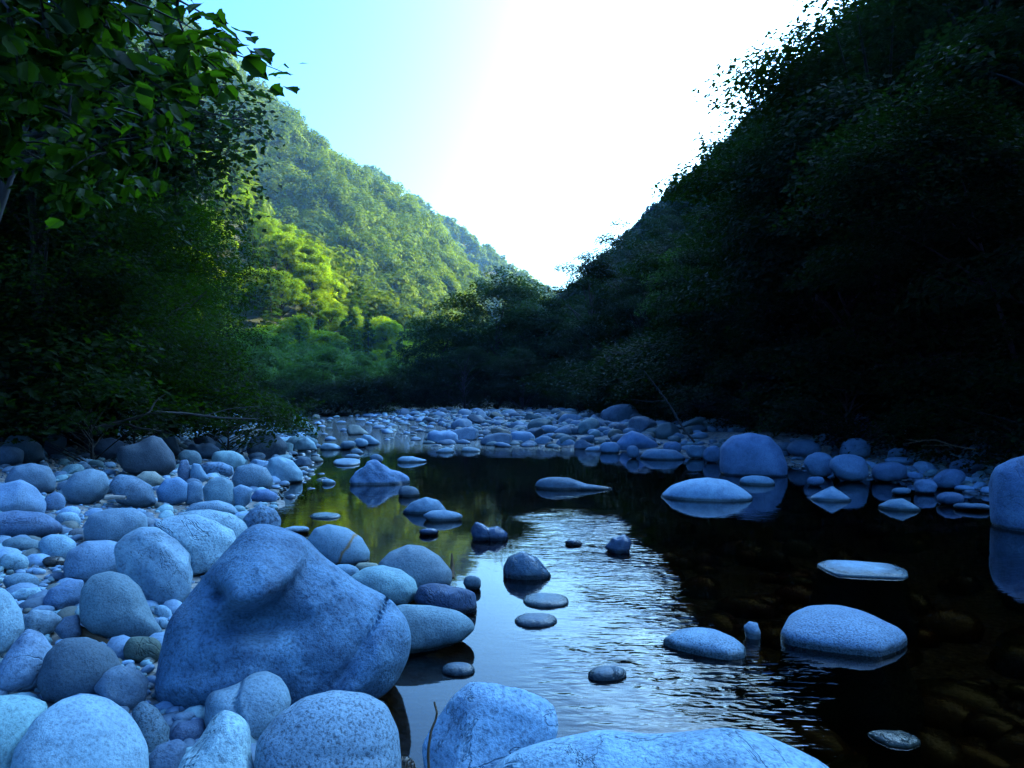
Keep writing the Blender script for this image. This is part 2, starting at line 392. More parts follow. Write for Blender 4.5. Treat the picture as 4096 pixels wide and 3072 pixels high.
HERO = []     # (x0, y0, x1, y1 in view, world x, y, radius)
NAMED = []
def boulder(name, label, poly, mat=None, tone=(.33, .34, .36), k=.8, yb=None, sub=4, facets=0, rough=.035, seed=None,
            cat='boulder', group=None, feat=None, box=.82, hard=.8, dist=None, xc=None):
    poly = np.array(poly, float); seed = seed if seed is not None else int(abs(poly[0, 0] * 7 + poly[0, 1] * 13)) % 9973
    c = (poly.min(0) + poly.max(0)) / 2
    if yb is None: yb = poly[:, 1].max()
    db = dist if dist else march(c[0] if xc is None else xc, yb)
    wid = (poly[:, 0].max() - poly[:, 0].min()) / FD * db
    rd = k * wid / 2; dc = db + .8 * rd
    C0 = np.array([0, 0, HCAM]); dr = np.array([(c[0] - CX) / FD, 1, -(c[1] - CY) / FD])
    Pc = C0 + dr * dc; v = dr / np.linalg.norm(dr)
    rt = np.cross(v, [0, 0, 1]); rt /= np.linalg.norm(rt); up = np.cross(rt, v)
    o2 = []
    for x, y in poly:
        q = np.array([(x - CX) / FD, 1, -(y - CY) / FD]); tt = (Pc - C0) @ v / (q @ v)
        o = C0 + q * tt - Pc; o2.append((o @ rt, o @ up))
    m = 180; r = outline(np.array(o2), np.zeros(2), m)
    U, F = ICO[sub]; U = U.copy()
    if facets: U = facet(U, seed, facets, hard=hard); 
    rho = np.sqrt(U[:, 0] ** 2 + U[:, 1] ** 2); th = np.arctan2(U[:, 1], U[:, 0]) % (2 * pi)
    ff = th / (2 * pi) * m; i0 = ff.astype(int) % m; fr_ = ff - np.floor(ff)
    rr = r[i0] * (1 - fr_) + r[(i0 + 1) % m] * fr_
    s = np.minimum(rho, 1.2) ** box
    lx = rr * s * np.cos(th); ly = rr * s * np.sin(th); lz = np.sign(U[:, 2]) * np.abs(U[:, 2]) ** .88 * rd
    size = min(wid, (poly[:, 1].max() - poly[:, 1].min()) / FD * db)
    S = np.stack([lx, ly, lz], 1)
    nn = U / (np.linalg.norm(U, axis=1)[:, None] + 1e-9)
    inner = 1 - .65 * ss(.75, 1.0, rho)            # keep the outline, work the face
    d = fbm(S / size, seed, 3.2, 4, .5) * rough * size * 1.4 + fbm(S / size, seed + 3, 11, 3, .6) * rough * size * .35
    S = S + nn * (d * inner)[:, None]
    if feat is not None: S = feat(S, c, db + .8 * rd, rd)
    Wd = S[:, :1] * rt + S[:, 1:2] * up + S[:, 2:3] * (-v) + Pc
    gz = max(0.0, float(gh(Pc[0], Pc[1])))
    loc = np.array([Pc[0], Pc[1], gz])
    # triangles face outward?
    me = mesh_np(name, Wd - loc, F, True, mat or M_PLAIN)
    o = link(name, me, loc=loc)
    o.color = tuple(tone) + (1,)
    tag(o, label, cat, group)
    HERO.append((poly[:, 0].min(), poly[:, 1].min(), poly[:, 0].max(), yb, Pc[0], Pc[1], wid / 2, Pc[2]))
    NAMED.append(o)
    return o

def slab(name, label, poly, mat=None, tone=(.33, .34, .36), h=.04, sub=5, seed=1, cat='stone', group=None, rough=.02):
    """a flat stone in the water: its outline laid out on the water surface, low top, sides going down to the bed"""
    p = np.array(poly, float); y0, y1 = p[:, 1].min(), p[:, 1].max(); W = []
    for x, y in p:
        zz = h * .75 * (y1 - y) / (y1 - y0); d_ = (HCAM - zz) * FD / (y - CY); W.append(((x - CX) / FD * d_, d_))
    W = np.array(W); c = (W.min(0) + W.max(0)) / 2; m = 180; r = outline(W, c, m)
    U, F = ICO[sub]; rho = np.sqrt(U[:, 0] ** 2 + U[:, 1] ** 2); th = np.arctan2(U[:, 1], U[:, 0]) % (2 * pi)
    ff = th / (2 * pi) * m; i0 = ff.astype(int) % m; fr_ = ff - np.floor(ff); rr = r[i0] * (1 - fr_) + r[(i0 + 1) % m] * fr_
    zc = U[:, 2]; s = np.where(zc > -.1, rho ** .85, rho ** .6 * (1 + .45 * ss(-.1, -.7, zc)))
    S = np.stack([rr * s * np.cos(th), rr * s * np.sin(th), np.where(zc > 0, zc ** .9 * h if False else np.maximum(zc, 0) ** .9 * h, zc * .62) + h * .12], 1)
    sz = float(r.mean()); S[:, 2] += fbm(S / sz, seed + 5, 3, 4) * rough * sz * ss(1.0, .8, rho) + 0
    loc = np.array([c[0], c[1], 0.0]); o = link(name, mesh_np(name, S, F, True, mat or M_PLAIN), loc=loc); o.color = tuple(tone) + (1,)
    tag(o, label, cat, group); HERO.append((p[:, 0].min(), y0, p[:, 0].max(), y1, c[0], c[1], float(r.max()), h)); return o

def el(x0, y0, x1, y1, seed=0, n=14, j=.1, drop=0.0):
    """lumpy oval filling a box; drop > 0 stretches the lower half down (the part under water or buried)"""
    g = random.Random(seed * 77 + int(x0)); cx, cy = (x0 + x1) / 2, (y0 + y1) / 2; a, b_ = (x1 - x0) / 2, (y1 - y0) / 2
    if drop: cy = y0 + (y1 - y0) * (.5 + .45 * drop); 
    pts = []
    ph = g.uniform(0, 6.28)
    for q in range(n):
        t_ = 2 * pi * q / n; m_ = 1 + j * sin(2 * t_ + ph) + g.uniform(-j, j) * .6
        e = .88
        px = cx + a * m_ * math.copysign(abs(cos(t_)) ** e, cos(t_))
        bb = (cy - y0) if sin(t_) < 0 else (b_ if not drop else (cy - y0))
        py = cy + bb * m_ * math.copysign(abs(sin(t_)) ** e, sin(t_))
        pts.append((px, py))
    return pts

PALE = (.52, .53, .55); MIDG = (.34, .35, .37); GREY = (.25, .26, .28); DARK = (.13, .135, .15); BLUE = (.24, .28, .36)
TEAL = (.27, .33, .34); BROWN = (.30, .21, .15); WHITE = (.54, .57, .60); INK = (.06, .065, .08)

# --- the great boulder: a smooth domed block with an overhanging knob and folds on its right flank
def great(S, c, dist, rd):
    px = FD / dist
    X = c[0] + S[:, 0] * px; Y = c[1] - S[:, 1] * px
    S = S.copy(); front = S[:, 2] > -.05
    K = np.array([(300, 1000), (560, 1060), (640, 1150), (666, 1172), (664, 1210), (648, 1250), (612, 1292), (575, 1316), (535, 1320), (508, 1306), (499, 1284), (478, 1262), (430, 1235), (330, 1230)], float)
    K2 = np.roll(K, -1, 0); pt = np.stack([X, Y], 1); dm = np.full(len(X), 1e9); ins = np.zeros(len(X), bool)
    for (ax, ay), (bx, by) in zip(K, K2):
        e = np.array([bx - ax, by - ay]); q = pt - (ax, ay); tt = np.clip(q @ e / (e @ e), 0, 1); dm = np.minimum(dm, np.linalg.norm(q - tt[:, None] * e, axis=1))
        ins ^= ((ay > Y) != (by > Y)) & (X < (bx - ax) * (Y - ay) / (by - ay + 1e-9) + ax)
    sdf = np.where(ins, dm, -dm)
    knob = ss(-3, 13, sdf) * (.03 + .13 * ss(1160, 1290, Y)) * ss(1120, 1160, Y) * ss(425, 540, X) * (.35 + .65 * ss(670, 570, X))
    under = np.exp(-(((X - 555) / 75) ** 2 + ((Y - 1345) / 30) ** 2)) * .13 + np.exp(-(((X - 492) / 16) ** 2 + ((Y - 1283) / 12) ** 2)) * .07
    # right flank bulge behind a long crease running from (835,1310) down to (705,1480)
    t = (X - 705) / (838 - 705); line = 1480 + (1308 - 1480) * t
    side = (Y - line)
    crease = np.exp(-(side / 8.0) ** 2) * ss(690, 720, X) * .05
    bulge = ss(0, 55, side) * ss(690, 740, X) * .05
    hollow = np.exp(-(((X - 850) / 26) ** 2 + ((Y - 1342) / 14) ** 2)) * .06
    crack = np.exp(-((X - 712 - 5 * np.sin(Y / 11)) / 2.6) ** 2) * ss(1190, 1210, Y) * ss(1330, 1300, Y) * .014
    ridge = np.exp(-((X - 655 - (Y - 1180) * .25) / 30) ** 2) * ss(1140, 1180, Y) * ss(1330, 1220, Y) * .03
    low_u = ss(1440, 1530, Y) * ss(640, 520, X) * .16
    scoop = np.exp(-(((X - 470) / 60) ** 2 + ((Y - 1420) / 30) ** 2)) * .035
    S[:, 2] += np.where(front, fbm(np.stack([X, Y, 0 * X], 1) / 210, 8, 2.2, 4, .5, True) * .045 + knob * 1.05 - under * 1.25 - crease * .6 + bulge * 1.3 - hollow - crack - low_u - scoop, 0)
    return S
boulder('boulder', 'largest smooth blue-grey boulder in the foreground with an overhanging knob on its face',
        [(332, 1500), (345, 1410), (368, 1335), (425, 1262), (500, 1180), (535, 1142), (560, 1133), (600, 1140), (655, 1162), (700, 1208), (770, 1258), (838, 1290), (868, 1330), (883, 1380), (872, 1425), (845, 1475), (800, 1520), (700, 1560), (560, 1600), (420, 1600), (345, 1570)],
        M_GREAT, (.22, .30, .40), k=.62, yb=1530, sub=6, rough=.022, feat=great, box=.70, facets=5, hard=.5)

B = boulder
B('boulder', 'large rounded white boulder at the bottom left corner', [(18, 1680), (30, 1620), (75, 1548), (135, 1507), (190, 1496), (235, 1507), (275, 1535), (300, 1570), (318, 1610), (322, 1700), (290, 1800), (180, 1850), (60, 1820), (15, 1750)], M_PLAIN, WHITE, k=.8, yb=1800, sub=5, rough=.016)
B('boulder', 'pale greenish boulder cut by the left edge behind the large white one', [(-120, 1560), (-60, 1510), (0, 1502), (60, 1502), (105, 1520), (80, 1600), (30, 1720), (-120, 1740)], M_PLAIN, (.45, .55, .50), yb=1740, sub=4, rough=.02)
def oval_feat(S, c, dist, rd):
    px = FD / dist; X = c[0] + S[:, 0] * px; Y = c[1] - S[:, 1] * px; S = S.copy()
    S[:, 2] -= np.where(S[:, 2] > 0, np.exp(-((Y - 1640 - 6 * np.sin(X / 30)) / 5) ** 2) * ss(640, 700, X) * ss(850, 780, X) * .012, 0); return S
B('boulder', 'big speckled granite oval in the front beside the water', [(548, 1650), (555, 1600), (600, 1545), (655, 1507), (720, 1491), (790, 1498), (835, 1522), (860, 1575), (866, 1640), (866, 1720), (800, 1800), (650, 1800), (560, 1740)], M_SPECK, (.37, .38, .42), k=.75, yb=1790, sub=5, rough=.014, feat=oval_feat)
def crack_feat(S, c, dist, rd):
    px = FD / dist; X = c[0] + S[:, 0] * px; Y = c[1] - S[:, 1] * px; S = S.copy()
    S[:, 2] += np.where(S[:, 2] > 0, ss(516, 522, X + 5 * np.sin(Y / 14)) * .022 - np.exp(-((X - 517 + 5 * np.sin(Y / 14)) / 3) ** 2) * .02, 0); return S
B('boulder', 'granite boulder split by a curved crack, leaning on the great boulder', [(443, 1515), (455, 1495), (485, 1487), (515, 1475), (545, 1455), (575, 1450), (605, 1465), (622, 1490), (628, 1515), (610, 1570), (540, 1620), (470, 1610), (442, 1565)], M_PLAIN, (.40, .42, .45), yb=1610, sub=5, feat=crack_feat, rough=.02)
B('boulder', 'pointed white boulder with dark lichen spots at the bottom edge', [(372, 1700), (388, 1630), (430, 1585), (465, 1545), (485, 1531), (520, 1545), (542, 1570), (547, 1640), (555, 1760), (450, 1800), (370, 1760)], M_MARBLE, (.62, .64, .62), yb=1790, sub=5, facets=6, rough=.02)
B('boulder', 'grey egg-shaped boulder left of the great boulder', [(171, 1310), (176, 1270), (200, 1242), (240, 1234), (275, 1243), (303, 1268), (320, 1305), (335, 1340), (357, 1368), (335, 1390), (270, 1390), (200, 1370), (172, 1345)], M_PLAIN, (.27, .30, .32), sub=5, rough=.025)
B('boulder', 'dark smooth boulder below the egg-shaped grey one', [(78, 1475), (98, 1415), (135, 1380), (190, 1376), (240, 1400), (268, 1445), (240, 1505), (160, 1530), (95, 1515)], M_PLAIN, (.13, .15, .18), sub=4)
B('boulder', 'angular grey stone with a cleft, between the dark boulder and the great boulder', [(200, 1485), (222, 1449), (262, 1434), (300, 1444), (323, 1470), (318, 1512), (280, 1540), (225, 1530)], M_PLAIN, (.22, .24, .29), sub=4, facets=6)
B('boulder', 'pale round boulder cut by the left edge above the mottled one', [(-90, 1320), (-40, 1275), (0, 1266), (25, 1284), (48, 1322), (56, 1358), (38, 1395), (0, 1422), (-90, 1425)], M_PLAIN, (.47, .52, .56), sub=4)
B('boulder', 'mottled blue boulder below the pale round one at the left edge', [(-10, 1450), (25, 1392), (58, 1356), (92, 1366), (116, 1400), (105, 1440), (78, 1490), (30, 1505), (-20, 1500)], M_MOTTLE, (.36, .38, .47), sub=4)
B('stone', 'small dark speckled stone right of the large white corner boulder', [(284, 1533), (308, 1511), (338, 1528), (366, 1572), (362, 1612), (330, 1650), (292, 1640)], M_SPECK, (.19, .22, .25), cat='stone')
B('stone', 'low dark wedge stone at the bottom beside the pointed white boulder', [(316, 1640), (340, 1610), (385, 1596), (404, 1608), (398, 1640), (375, 1700), (318, 1700)], M_PLAIN, (.16, .19, .26), cat='stone')
B('stone', 'flat grey stone lying on top of another below the great boulder', [(365, 1552), (388, 1538), (420, 1537), (428, 1551), (385, 1572)], M_PLAIN, (.30, .32, .38), cat='stone', sub=3)
B('stone', 'dark blue stone under the flat grey one below the great boulder', [(363, 1590), (385, 1560), (438, 1550), (448, 1585), (415, 1615), (368, 1612)], M_PLAIN, (.17, .19, .27), cat='stone', sub=3)
B('stone', 'mottled pale stone above the mottled blue boulder at the left', [(48, 1335), (70, 1316), (108, 1318), (136, 1336), (126, 1362), (90, 1378), (56, 1372)], M_MOTTLE, (.36, .38, .42), cat='stone')
B('stone', 'small dark stone wedged left of the egg-shaped boulder', [(116, 1362), (138, 1332), (172, 1325), (178, 1372), (142, 1392)], M_PLAIN, (.16, .18, .24), cat='stone', sub=3)
B('boulder', 'smooth lilac-grey oval boulder with a brown spot', [(136, 1228), (146, 1192), (185, 1169), (235, 1167), (278, 1177), (301, 1192), (285, 1225), (240, 1255), (185, 1262), (140, 1252)], M_PLAIN, (.38, .41, .50), sub=5, rough=.015)
B('boulder', 'mottled blue and white boulder touching the great boulder on the left', [(243, 1180), (268, 1155), (300, 1137), (345, 1138), (392, 1158), (420, 1195), (434, 1240), (425, 1285), (392, 1315), (335, 1312), (295, 1275), (255, 1235)], M_MOTTLE, (.45, .48, .53), k=.7, sub=5, facets=7, rough=.03)
B('boulder', 'broad pale weathered boulder behind the mottled one', [(328, 1132), (365, 1116), (420, 1112), (470, 1122), (505, 1145), (514, 1170), (500, 1215), (470, 1250), (420, 1250), (380, 1205), (340, 1150)], M_MARBLE, (.58, .61, .64), k=.7, sub=5, facets=6, rough=.03)
B('boulder', 'pale humped boulder at the back of the broad weathered one', [(375, 1118), (400, 1105), (450, 1099), (500, 1108), (530, 1128), (540, 1150), (520, 1185), (450, 1180), (390, 1140)], M_MARBLE, (.54, .57, .58), k=.6, sub=4, rough=.02)
B('boulder', 'blue-grey squarish boulder behind the lilac oval one', [(178, 1145), (192, 1112), (235, 1098), (290, 1097), (318, 1113), (320, 1145), (295, 1175), (220, 1185), (184, 1168)], M_PLAIN, (.32, .36, .42), sub=4)
B('boulder', 'dark blue slab at the left edge over the small rubble', [(-60, 1115), (30, 1103), (95, 1107), (135, 1132), (138, 1150), (60, 1168), (-60, 1170)], M_MOTTLE, (.17, .21, .32), sub=4, facets=5, k=.6)
B('boulder', 'pale blue boulder at the left edge above the dark slab', [(-60, 1068), (-20, 1050), (45, 1035), (78, 1053), (102, 1085), (98, 1112), (40, 1120), (-60, 1120)], M_PLAIN, (.38, .43, .56), sub=4, facets=5)
B('stone', 'small bluish stone right of the pale blue boulder', el(96, 1062, 140, 1110, 1), M_PLAIN, (.24, .29, .40), cat='stone')
B('boulder', 'grey rounded boulder with a dark line on the upper left beach', [(8, 1040), (28, 1008), (68, 999), (108, 1008), (122, 1035), (120, 1062), (70, 1070), (25, 1060)], M_PLAIN, (.24, .27, .33), sub=4)
B('boulder', 'smooth tilted grey boulder left of the split-faced one', [(130, 1055), (158, 1022), (195, 1012), (228, 1020), (242, 1048), (226, 1078), (190, 1094), (152, 1088)], M_PLAIN, (.28, .31, .36), sub=4)
B('boulder', 'angular blue boulder with a split lower face', [(226, 1045), (258, 1024), (290, 1028), (328, 1048), (342, 1088), (300, 1102), (248, 1085)], M_MOTTLE, (.25, .29, .36), sub=4, facets=8)
B('stone', 'round tan stone under the dark block on the beach', [(291, 1032), (310, 1018), (335, 1018), (353, 1032), (350, 1048), (320, 1056), (298, 1046)], M_PLAIN, (.46, .36, .29), cat='stone')
B('boulder', 'dark undercut block on the beach above the tan stone', [(250, 990), (255, 965), (295, 957), (328, 940), (352, 943), (375, 975), (382, 1010), (355, 1030), (300, 1032), (262, 1015)], M_PLAIN, (.12, .12, .145), sub=4, facets=7, box=.7)
B('boulder', 'lilac-grey boulder left of the dark block', [(197, 972), (212, 950), (240, 945), (268, 955), (265, 982), (228, 995)], M_PLAIN, (.24, .25, .34))
B('boulder', 'bright blue rounded boulder in front of the dark block', [(337, 1060), (355, 1036), (385, 1030), (405, 1045), (405, 1082), (370, 1095), (342, 1088)], M_PLAIN, (.24, .33, .48))
B('stone', 'knobbly upright blue stone right of the bright blue boulder', [(398, 1070), (402, 1045), (420, 1038), (438, 1045), (439, 1085), (415, 1094), (400, 1088)], M_PLAIN, (.23, .28, .36), cat='stone')
B('boulder', 'greenish grey boulder with a thin crack near the pool', [(437, 1055), (455, 1034), (482, 1030), (503, 1042), (510, 1090), (475, 1105), (441, 1085)], M_PLAIN, (.28, .33, .36), sub=4)
B('boulder', 'angular blue stone with a pale top beside the pool', [(499, 1055), (518, 1045), (546, 1056), (540, 1085), (520, 1105), (505, 1098)], M_PLAIN, (.32, .37, .45), facets=6)
B('stone', 'deep blue oval stone half in the pool', [(538, 1078), (553, 1059), (578, 1056), (600, 1068), (598, 1084), (560, 1088)], M_PLAIN, (.17, .22, .36), cat='stone')
B('boulder', 'rough pebbly conglomerate boulder at the pool edge', [(526, 1120), (543, 1100), (563, 1088), (598, 1100), (608, 1122), (602, 1150), (560, 1155), (530, 1145)], M_CONGL, (.25, .29, .36), sub=5, rough=.06)
B('boulder', 'low dotted grey slab above the pale humped boulder', [(398, 1103), (428, 1085), (470, 1080), (502, 1090), (520, 1112), (460, 1122), (405, 1118)], M_SPECK, (.33, .38, .44))
B('boulder', 'smooth pale round boulder standing at the water line', [(574, 1015), (583, 990), (603, 984), (632, 995), (654, 1020), (652, 1042), (605, 1056), (577, 1045)], M_PLAIN, (.45, .51, .55), sub=5, yb=1043)
B('boulder', 'speckled grey boulder left of the pale water line boulder', [(500, 1035), (512, 1008), (545, 1000), (575, 1010), (591, 1036), (586, 1054), (542, 1062), (508, 1055)], M_SPECK, (.26, .30, .35), sub=4)
B('boulder', 'greenish pale boulder behind the speckled grey one', el(455, 974, 531, 1018, 3), M_PLAIN, (.38, .45, .45), sub=4)
B('boulder', 'pale peaked boulder on the upper beach', [(452, 968), (470, 950), (490, 940), (508, 950), (521, 972), (505, 990), (468, 990)], M_PLAIN, (.38, .45, .55), facets=4)
B('boulder', 'saddle-shaped blue boulder left of the pale peaked one', [(396, 980), (412, 957), (432, 960), (455, 956), (475, 970), (472, 992), (430, 994)], M_PLAIN, (.22, .26, .36), sub=4)
B('boulder', 'grey-green rounded boulder right of the dark block', el(384, 972, 438, 1010, 4), M_PLAIN, (.26, .30, .32))
B('boulder', 'long dark boulder behind the dark block', [(330, 960), (338, 935), (360, 930), (380, 945), (393, 980), (370, 990), (340, 985)], M_PLAIN, (.17, .18, .22))
B('stone', 'upright granite stone against the right side of the dark block', [(383, 1020), (390, 994), (405, 992), (412, 1012), (410, 1042), (386, 1044)], M_SPECK, (.22, .24, .33), cat='stone')
B('stone', 'blue stone with a moss spot right of the upright granite one', [(410, 1020), (416, 1000), (432, 1002), (452, 1035), (430, 1046), (412, 1040)], M_PLAIN, (.28, .36, .45), cat='stone')
B('stone', 'rubbly speckled stone above the greenish cracked boulder', el(430, 998, 508, 1032, 5, j=.12), M_CONGL, (.27, .32, .42), cat='stone', rough=.07)
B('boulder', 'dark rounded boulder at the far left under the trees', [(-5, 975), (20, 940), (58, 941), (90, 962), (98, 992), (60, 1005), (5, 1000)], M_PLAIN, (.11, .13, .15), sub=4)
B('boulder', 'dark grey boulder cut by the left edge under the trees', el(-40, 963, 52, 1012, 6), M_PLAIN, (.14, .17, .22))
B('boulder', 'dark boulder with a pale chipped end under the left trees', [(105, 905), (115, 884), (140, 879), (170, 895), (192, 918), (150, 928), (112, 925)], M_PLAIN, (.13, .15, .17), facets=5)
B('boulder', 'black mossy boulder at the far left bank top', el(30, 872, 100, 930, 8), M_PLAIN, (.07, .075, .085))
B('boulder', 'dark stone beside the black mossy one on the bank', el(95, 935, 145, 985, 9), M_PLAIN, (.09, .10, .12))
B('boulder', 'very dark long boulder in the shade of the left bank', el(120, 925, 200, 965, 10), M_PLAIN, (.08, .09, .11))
B('stone', 'pale oval stone between the dark slab and the squarish boulder', el(117, 1106, 178, 1142, 11), M_PLAIN, (.42, .48, .52), cat='stone')
B('stone', 'pale mound-shaped stone above the lilac oval boulder', el(77, 1156, 172, 1212, 12), M_PLAIN, (.40, .47, .54), cat='stone', sub=4)
B('stone', 'little round brown stone beside the pale mound-shaped one', el(147, 1140, 183, 1166, 13), M_PLAIN, (.24, .20, .21), cat='stone', sub=3)
B('stone', 'flat grey pair-like stone at the left among the rubble', el(5, 1158, 88, 1200, 14, j=.12), M_PLAIN, (.24, .28, .30), cat='stone')
B('stone', 'blue-grey stone left of the egg-shaped boulder', [(88, 1302), (108, 1270), (150, 1250), (182, 1252), (178, 1300), (132, 1322), (96, 1316)], M_PLAIN, (.25, .30, .42), cat='stone', facets=5, sub=4)
B('stone', 'flat dark stone at the left edge of the rubble', el(3, 1240, 92, 1276, 15), M_PLAIN, (.24, .29, .34), cat='stone', sub=4)
B('stone', 'thin white flat stone below the flat dark one at the left', [(18, 1285), (45, 1272), (85, 1268), (95, 1285), (70, 1300), (25, 1302)], M_PLAIN, (.50, .58, .62), cat='stone', facets=4)
B('stone', 'small pale stone tucked between the egg-shaped and great boulders', el(333, 1307, 372, 1342, 16), M_PLAIN, (.38, .45, .52), cat='stone', sub=3)
B('stone', 'tiny round pale stone under the tucked one', el(342, 1336, 366, 1360, 17), M_PLAIN, (.40, .45, .50), cat='stone', sub=3)
B('stone', 'lichen-stained brown stone in the gap left of the great boulder', el(268, 1370, 345, 1440, 18, j=.1), M_MOTTLE, (.17, .17, .12), cat='stone', sub=4)
B('stone', 'mottled rubble stone at the left below the mound-shaped one', el(2, 1192, 60, 1240, 19, j=.12), M_MOTTLE, (.36, .42, .46), cat='stone')
B('stone', 'wet brown stone beside the left end of the lilac oval boulder', el(92, 1200, 142, 1228, 20), M_WET, (.09, .06, .05), cat='stone')

# right of the great boulder, along the pool
B('boulder', 'rounded granite boulder with a rust stripe behind the great boulder', [(662, 1168), (680, 1141), (710, 1132), (750, 1141), (782, 1162), (800, 1192), (797, 1218), (760, 1238), (712, 1235), (672, 1200)], M_STRIPE, (.33, .37, .42), sub=5, yb=1225, rough=.016)
B('boulder', 'brownish grey dome boulder at the pool edge', [(816, 1220), (842, 1192), (880, 1176), (915, 1180), (950, 1202), (977, 1235), (975, 1262), (940, 1290), (880, 1295), (828, 1258)], M_PLAIN, (.30, .30, .32), sub=5, rough=.016)
B('boulder', 'pale greenish boulder in front of the brownish dome', [(752, 1250), (785, 1227), (825, 1220), (868, 1230), (898, 1252), (906, 1282), (880, 1312), (820, 1320), (770, 1292)], M_PLAIN, (.42, .49, .47), sub=5, rough=.02)
B('boulder', 'dark angular wet boulder right of the pale greenish one', [(892, 1295), (905, 1266), (940, 1257), (1000, 1269), (1026, 1281), (1029, 1318), (1005, 1345), (930, 1335)], M_MOTTLE, (.10, .12, .19), sub=5, facets=9, yb=1330)
B('boulder', 'smooth tongue-shaped boulder pointing into the pool', [(810, 1350), (835, 1315), (870, 1305), (930, 1307), (990, 1319), (1018, 1338), (1029, 1357), (1000, 1385), (940, 1410), (880, 1425), (830, 1420)], M_PLAIN, (.34, .37, .37), k=.55, sub=5, yb=1408, rough=.014)
B('stone', 'small dark stone behind the dark angular boulder', el(1000, 1244, 1041, 1275, 21), M_PLAIN, (.19, .21, .23), cat='stone')
B('stone', 'flat orange-brown stone between the striped and brownish boulders', el(768, 1214, 822, 1240, 22), M_PLAIN, (.45, .33, .22), cat='stone')
B('stone', 'flat pale stone at the pool edge above the great boulder', el(612, 1136, 668, 1154, 23), M_PLAIN, (.40, .41, .45), cat='stone')
B('stone', 'little reddish stone on the flat pale one above the great boulder', el(634, 1139, 662, 1153, 24), M_PLAIN, (.26, .13, .08), cat='stone', sub=3)
B('stone', 'pale flat stone squeezed in behind the great boulder', el(705, 1220, 780, 1256, 25), M_PLAIN, (.33, .40, .46), cat='stone')
B('boulder', 'white cracked boulder in the front water beside a thin twig', [(918, 1680), (911, 1610), (935, 1565), (975, 1505), (1018, 1468), (1070, 1458), (1130, 1468), (1180, 1498), (1212, 1545), (1220, 1580), (1195, 1640), (1150, 1740), (1040, 1800), (935, 1770)], M_MARBLE, (.50, .55, .64), k=.7, sub=5, facets=7, hard=.9, yb=1760, rough=.02)
B('boulder', 'broad flat white rock along the bottom edge', [(1050, 1690), (1085, 1640), (1130, 1618), (1200, 1600), (1300, 1580), (1400, 1588), (1480, 1582), (1560, 1571), (1640, 1584), (1720, 1618), (1790, 1655), (1850, 1740), (1760, 1900), (1400, 1960), (1120, 1900), (1040, 1780)], M_MARBLE, (.52, .58, .63), k=.5, sub=6, yb=1900, rough=.02, dist=1.75)
B('stone', 'small brown stone in the water at the bottom beside the granite oval', el(845, 1636, 905, 1720, 26), M_WET, (.17, .075, .04), cat='stone', yb=1700)
B('boulder', 'dark wedge-shaped boulder in the middle of the pool', [(1087, 1225), (1098, 1202), (1130, 1190), (1158, 1205), (1180, 1232), (1192, 1243), (1180, 1275), (1120, 1280), (1088, 1255)], M_WET, (.14, .17, .22), yb=1250, sub=4)
slab('stone', 'low lens-shaped stone in the sky reflection below the wedge boulder', el(1128, 1279, 1230, 1312, 27, j=.04), M_PLAIN, (.26, .30, .34), h=0.03, cat='stone', seed=577)
slab('stone', 'small lens-shaped stone just below the low one in the sky reflection', el(1114, 1321, 1202, 1355, 28, j=.05), M_PLAIN, (.22, .25, .32), h=0.03, cat='stone', seed=578)
slab('stone', 'small dark lens stone right of the great boulder in calm water', el(952, 1430, 1028, 1459, 29, j=.05), M_PLAIN, (.18, .22, .28), h=0.028, cat='stone', seed=579)
slab('stone', 'small stone with a brown tip in calm water above the flat white rock', el(1270, 1437, 1352, 1471, 30, j=.06), M_MOTTLE, (.24, .26, .30), h=0.035, cat='stone', seed=580)
slab('boulder', 'grey oval slab in the dark water, left of the biggest slab', [(1430, 1380), (1455, 1358), (1500, 1350), (1550, 1357), (1592, 1380), (1612, 1402), (1610, 1420), (1575, 1427), (1520, 1415), (1462, 1396)], M_SPECK, (.33, .38, .44), h=0.065, cat='boulder', seed=581)
B('stone', 'tiny upright stone between the two slabs in dark water', [(1606, 1352), (1618, 1342), (1636, 1345), (1645, 1370), (1640, 1395), (1615, 1392)], M_PLAIN, (.33, .36, .42), cat='stone', yb=1380)
slab('boulder', 'biggest domed slab in the dark water on the right', [(1685, 1365), (1700, 1325), (1735, 1303), (1780, 1299), (1825, 1304), (1880, 1325), (1930, 1355), (1963, 1378), (1945, 1398), (1900, 1420), (1830, 1411), (1740, 1393), (1700, 1382)], M_SPECK, (.25, .30, .38), h=0.11, cat='boulder', seed=583)
slab('boulder', 'long flat pale stone in the dark water above the biggest slab', [(1764, 1215), (1780, 1207), (1850, 1209), (1930, 1217), (1960, 1232), (1962, 1246), (1950, 1250), (1880, 1247), (1810, 1243), (1785, 1230)], M_PLAIN, (.46, .52, .60), h=0.035, cat='boulder', seed=584)
slab('stone', 'wet brown stone barely above the water at the lower right', [(1873, 1578), (1900, 1573), (1950, 1577), (1985, 1595), (1990, 1605), (1965, 1616), (1920, 1610), (1890, 1592)], M_WET, (.16, .15, .12), h=0.02, cat='stone', seed=585)
B('boulder', 'bright blue dome boulder in the middle distance of the pool', [(1422, 1075), (1450, 1048), (1490, 1035), (1530, 1031), (1570, 1037), (1605, 1056), (1630, 1076), (1600, 1115), (1520, 1125), (1450, 1108)], M_PLAIN, (.44, .52, .62), k=.7, yb=1081, sub=5, rough=.012)
B('boulder', 'low boulder with a tapering tail in midstream', [(1154, 1048), (1165, 1034), (1195, 1030), (1230, 1032), (1265, 1045), (1310, 1052), (1345, 1056), (1300, 1068), (1220, 1074), (1165, 1070)], M_MOTTLE, (.22, .25, .29), k=.45, yb=1058, sub=5, rough=.02)
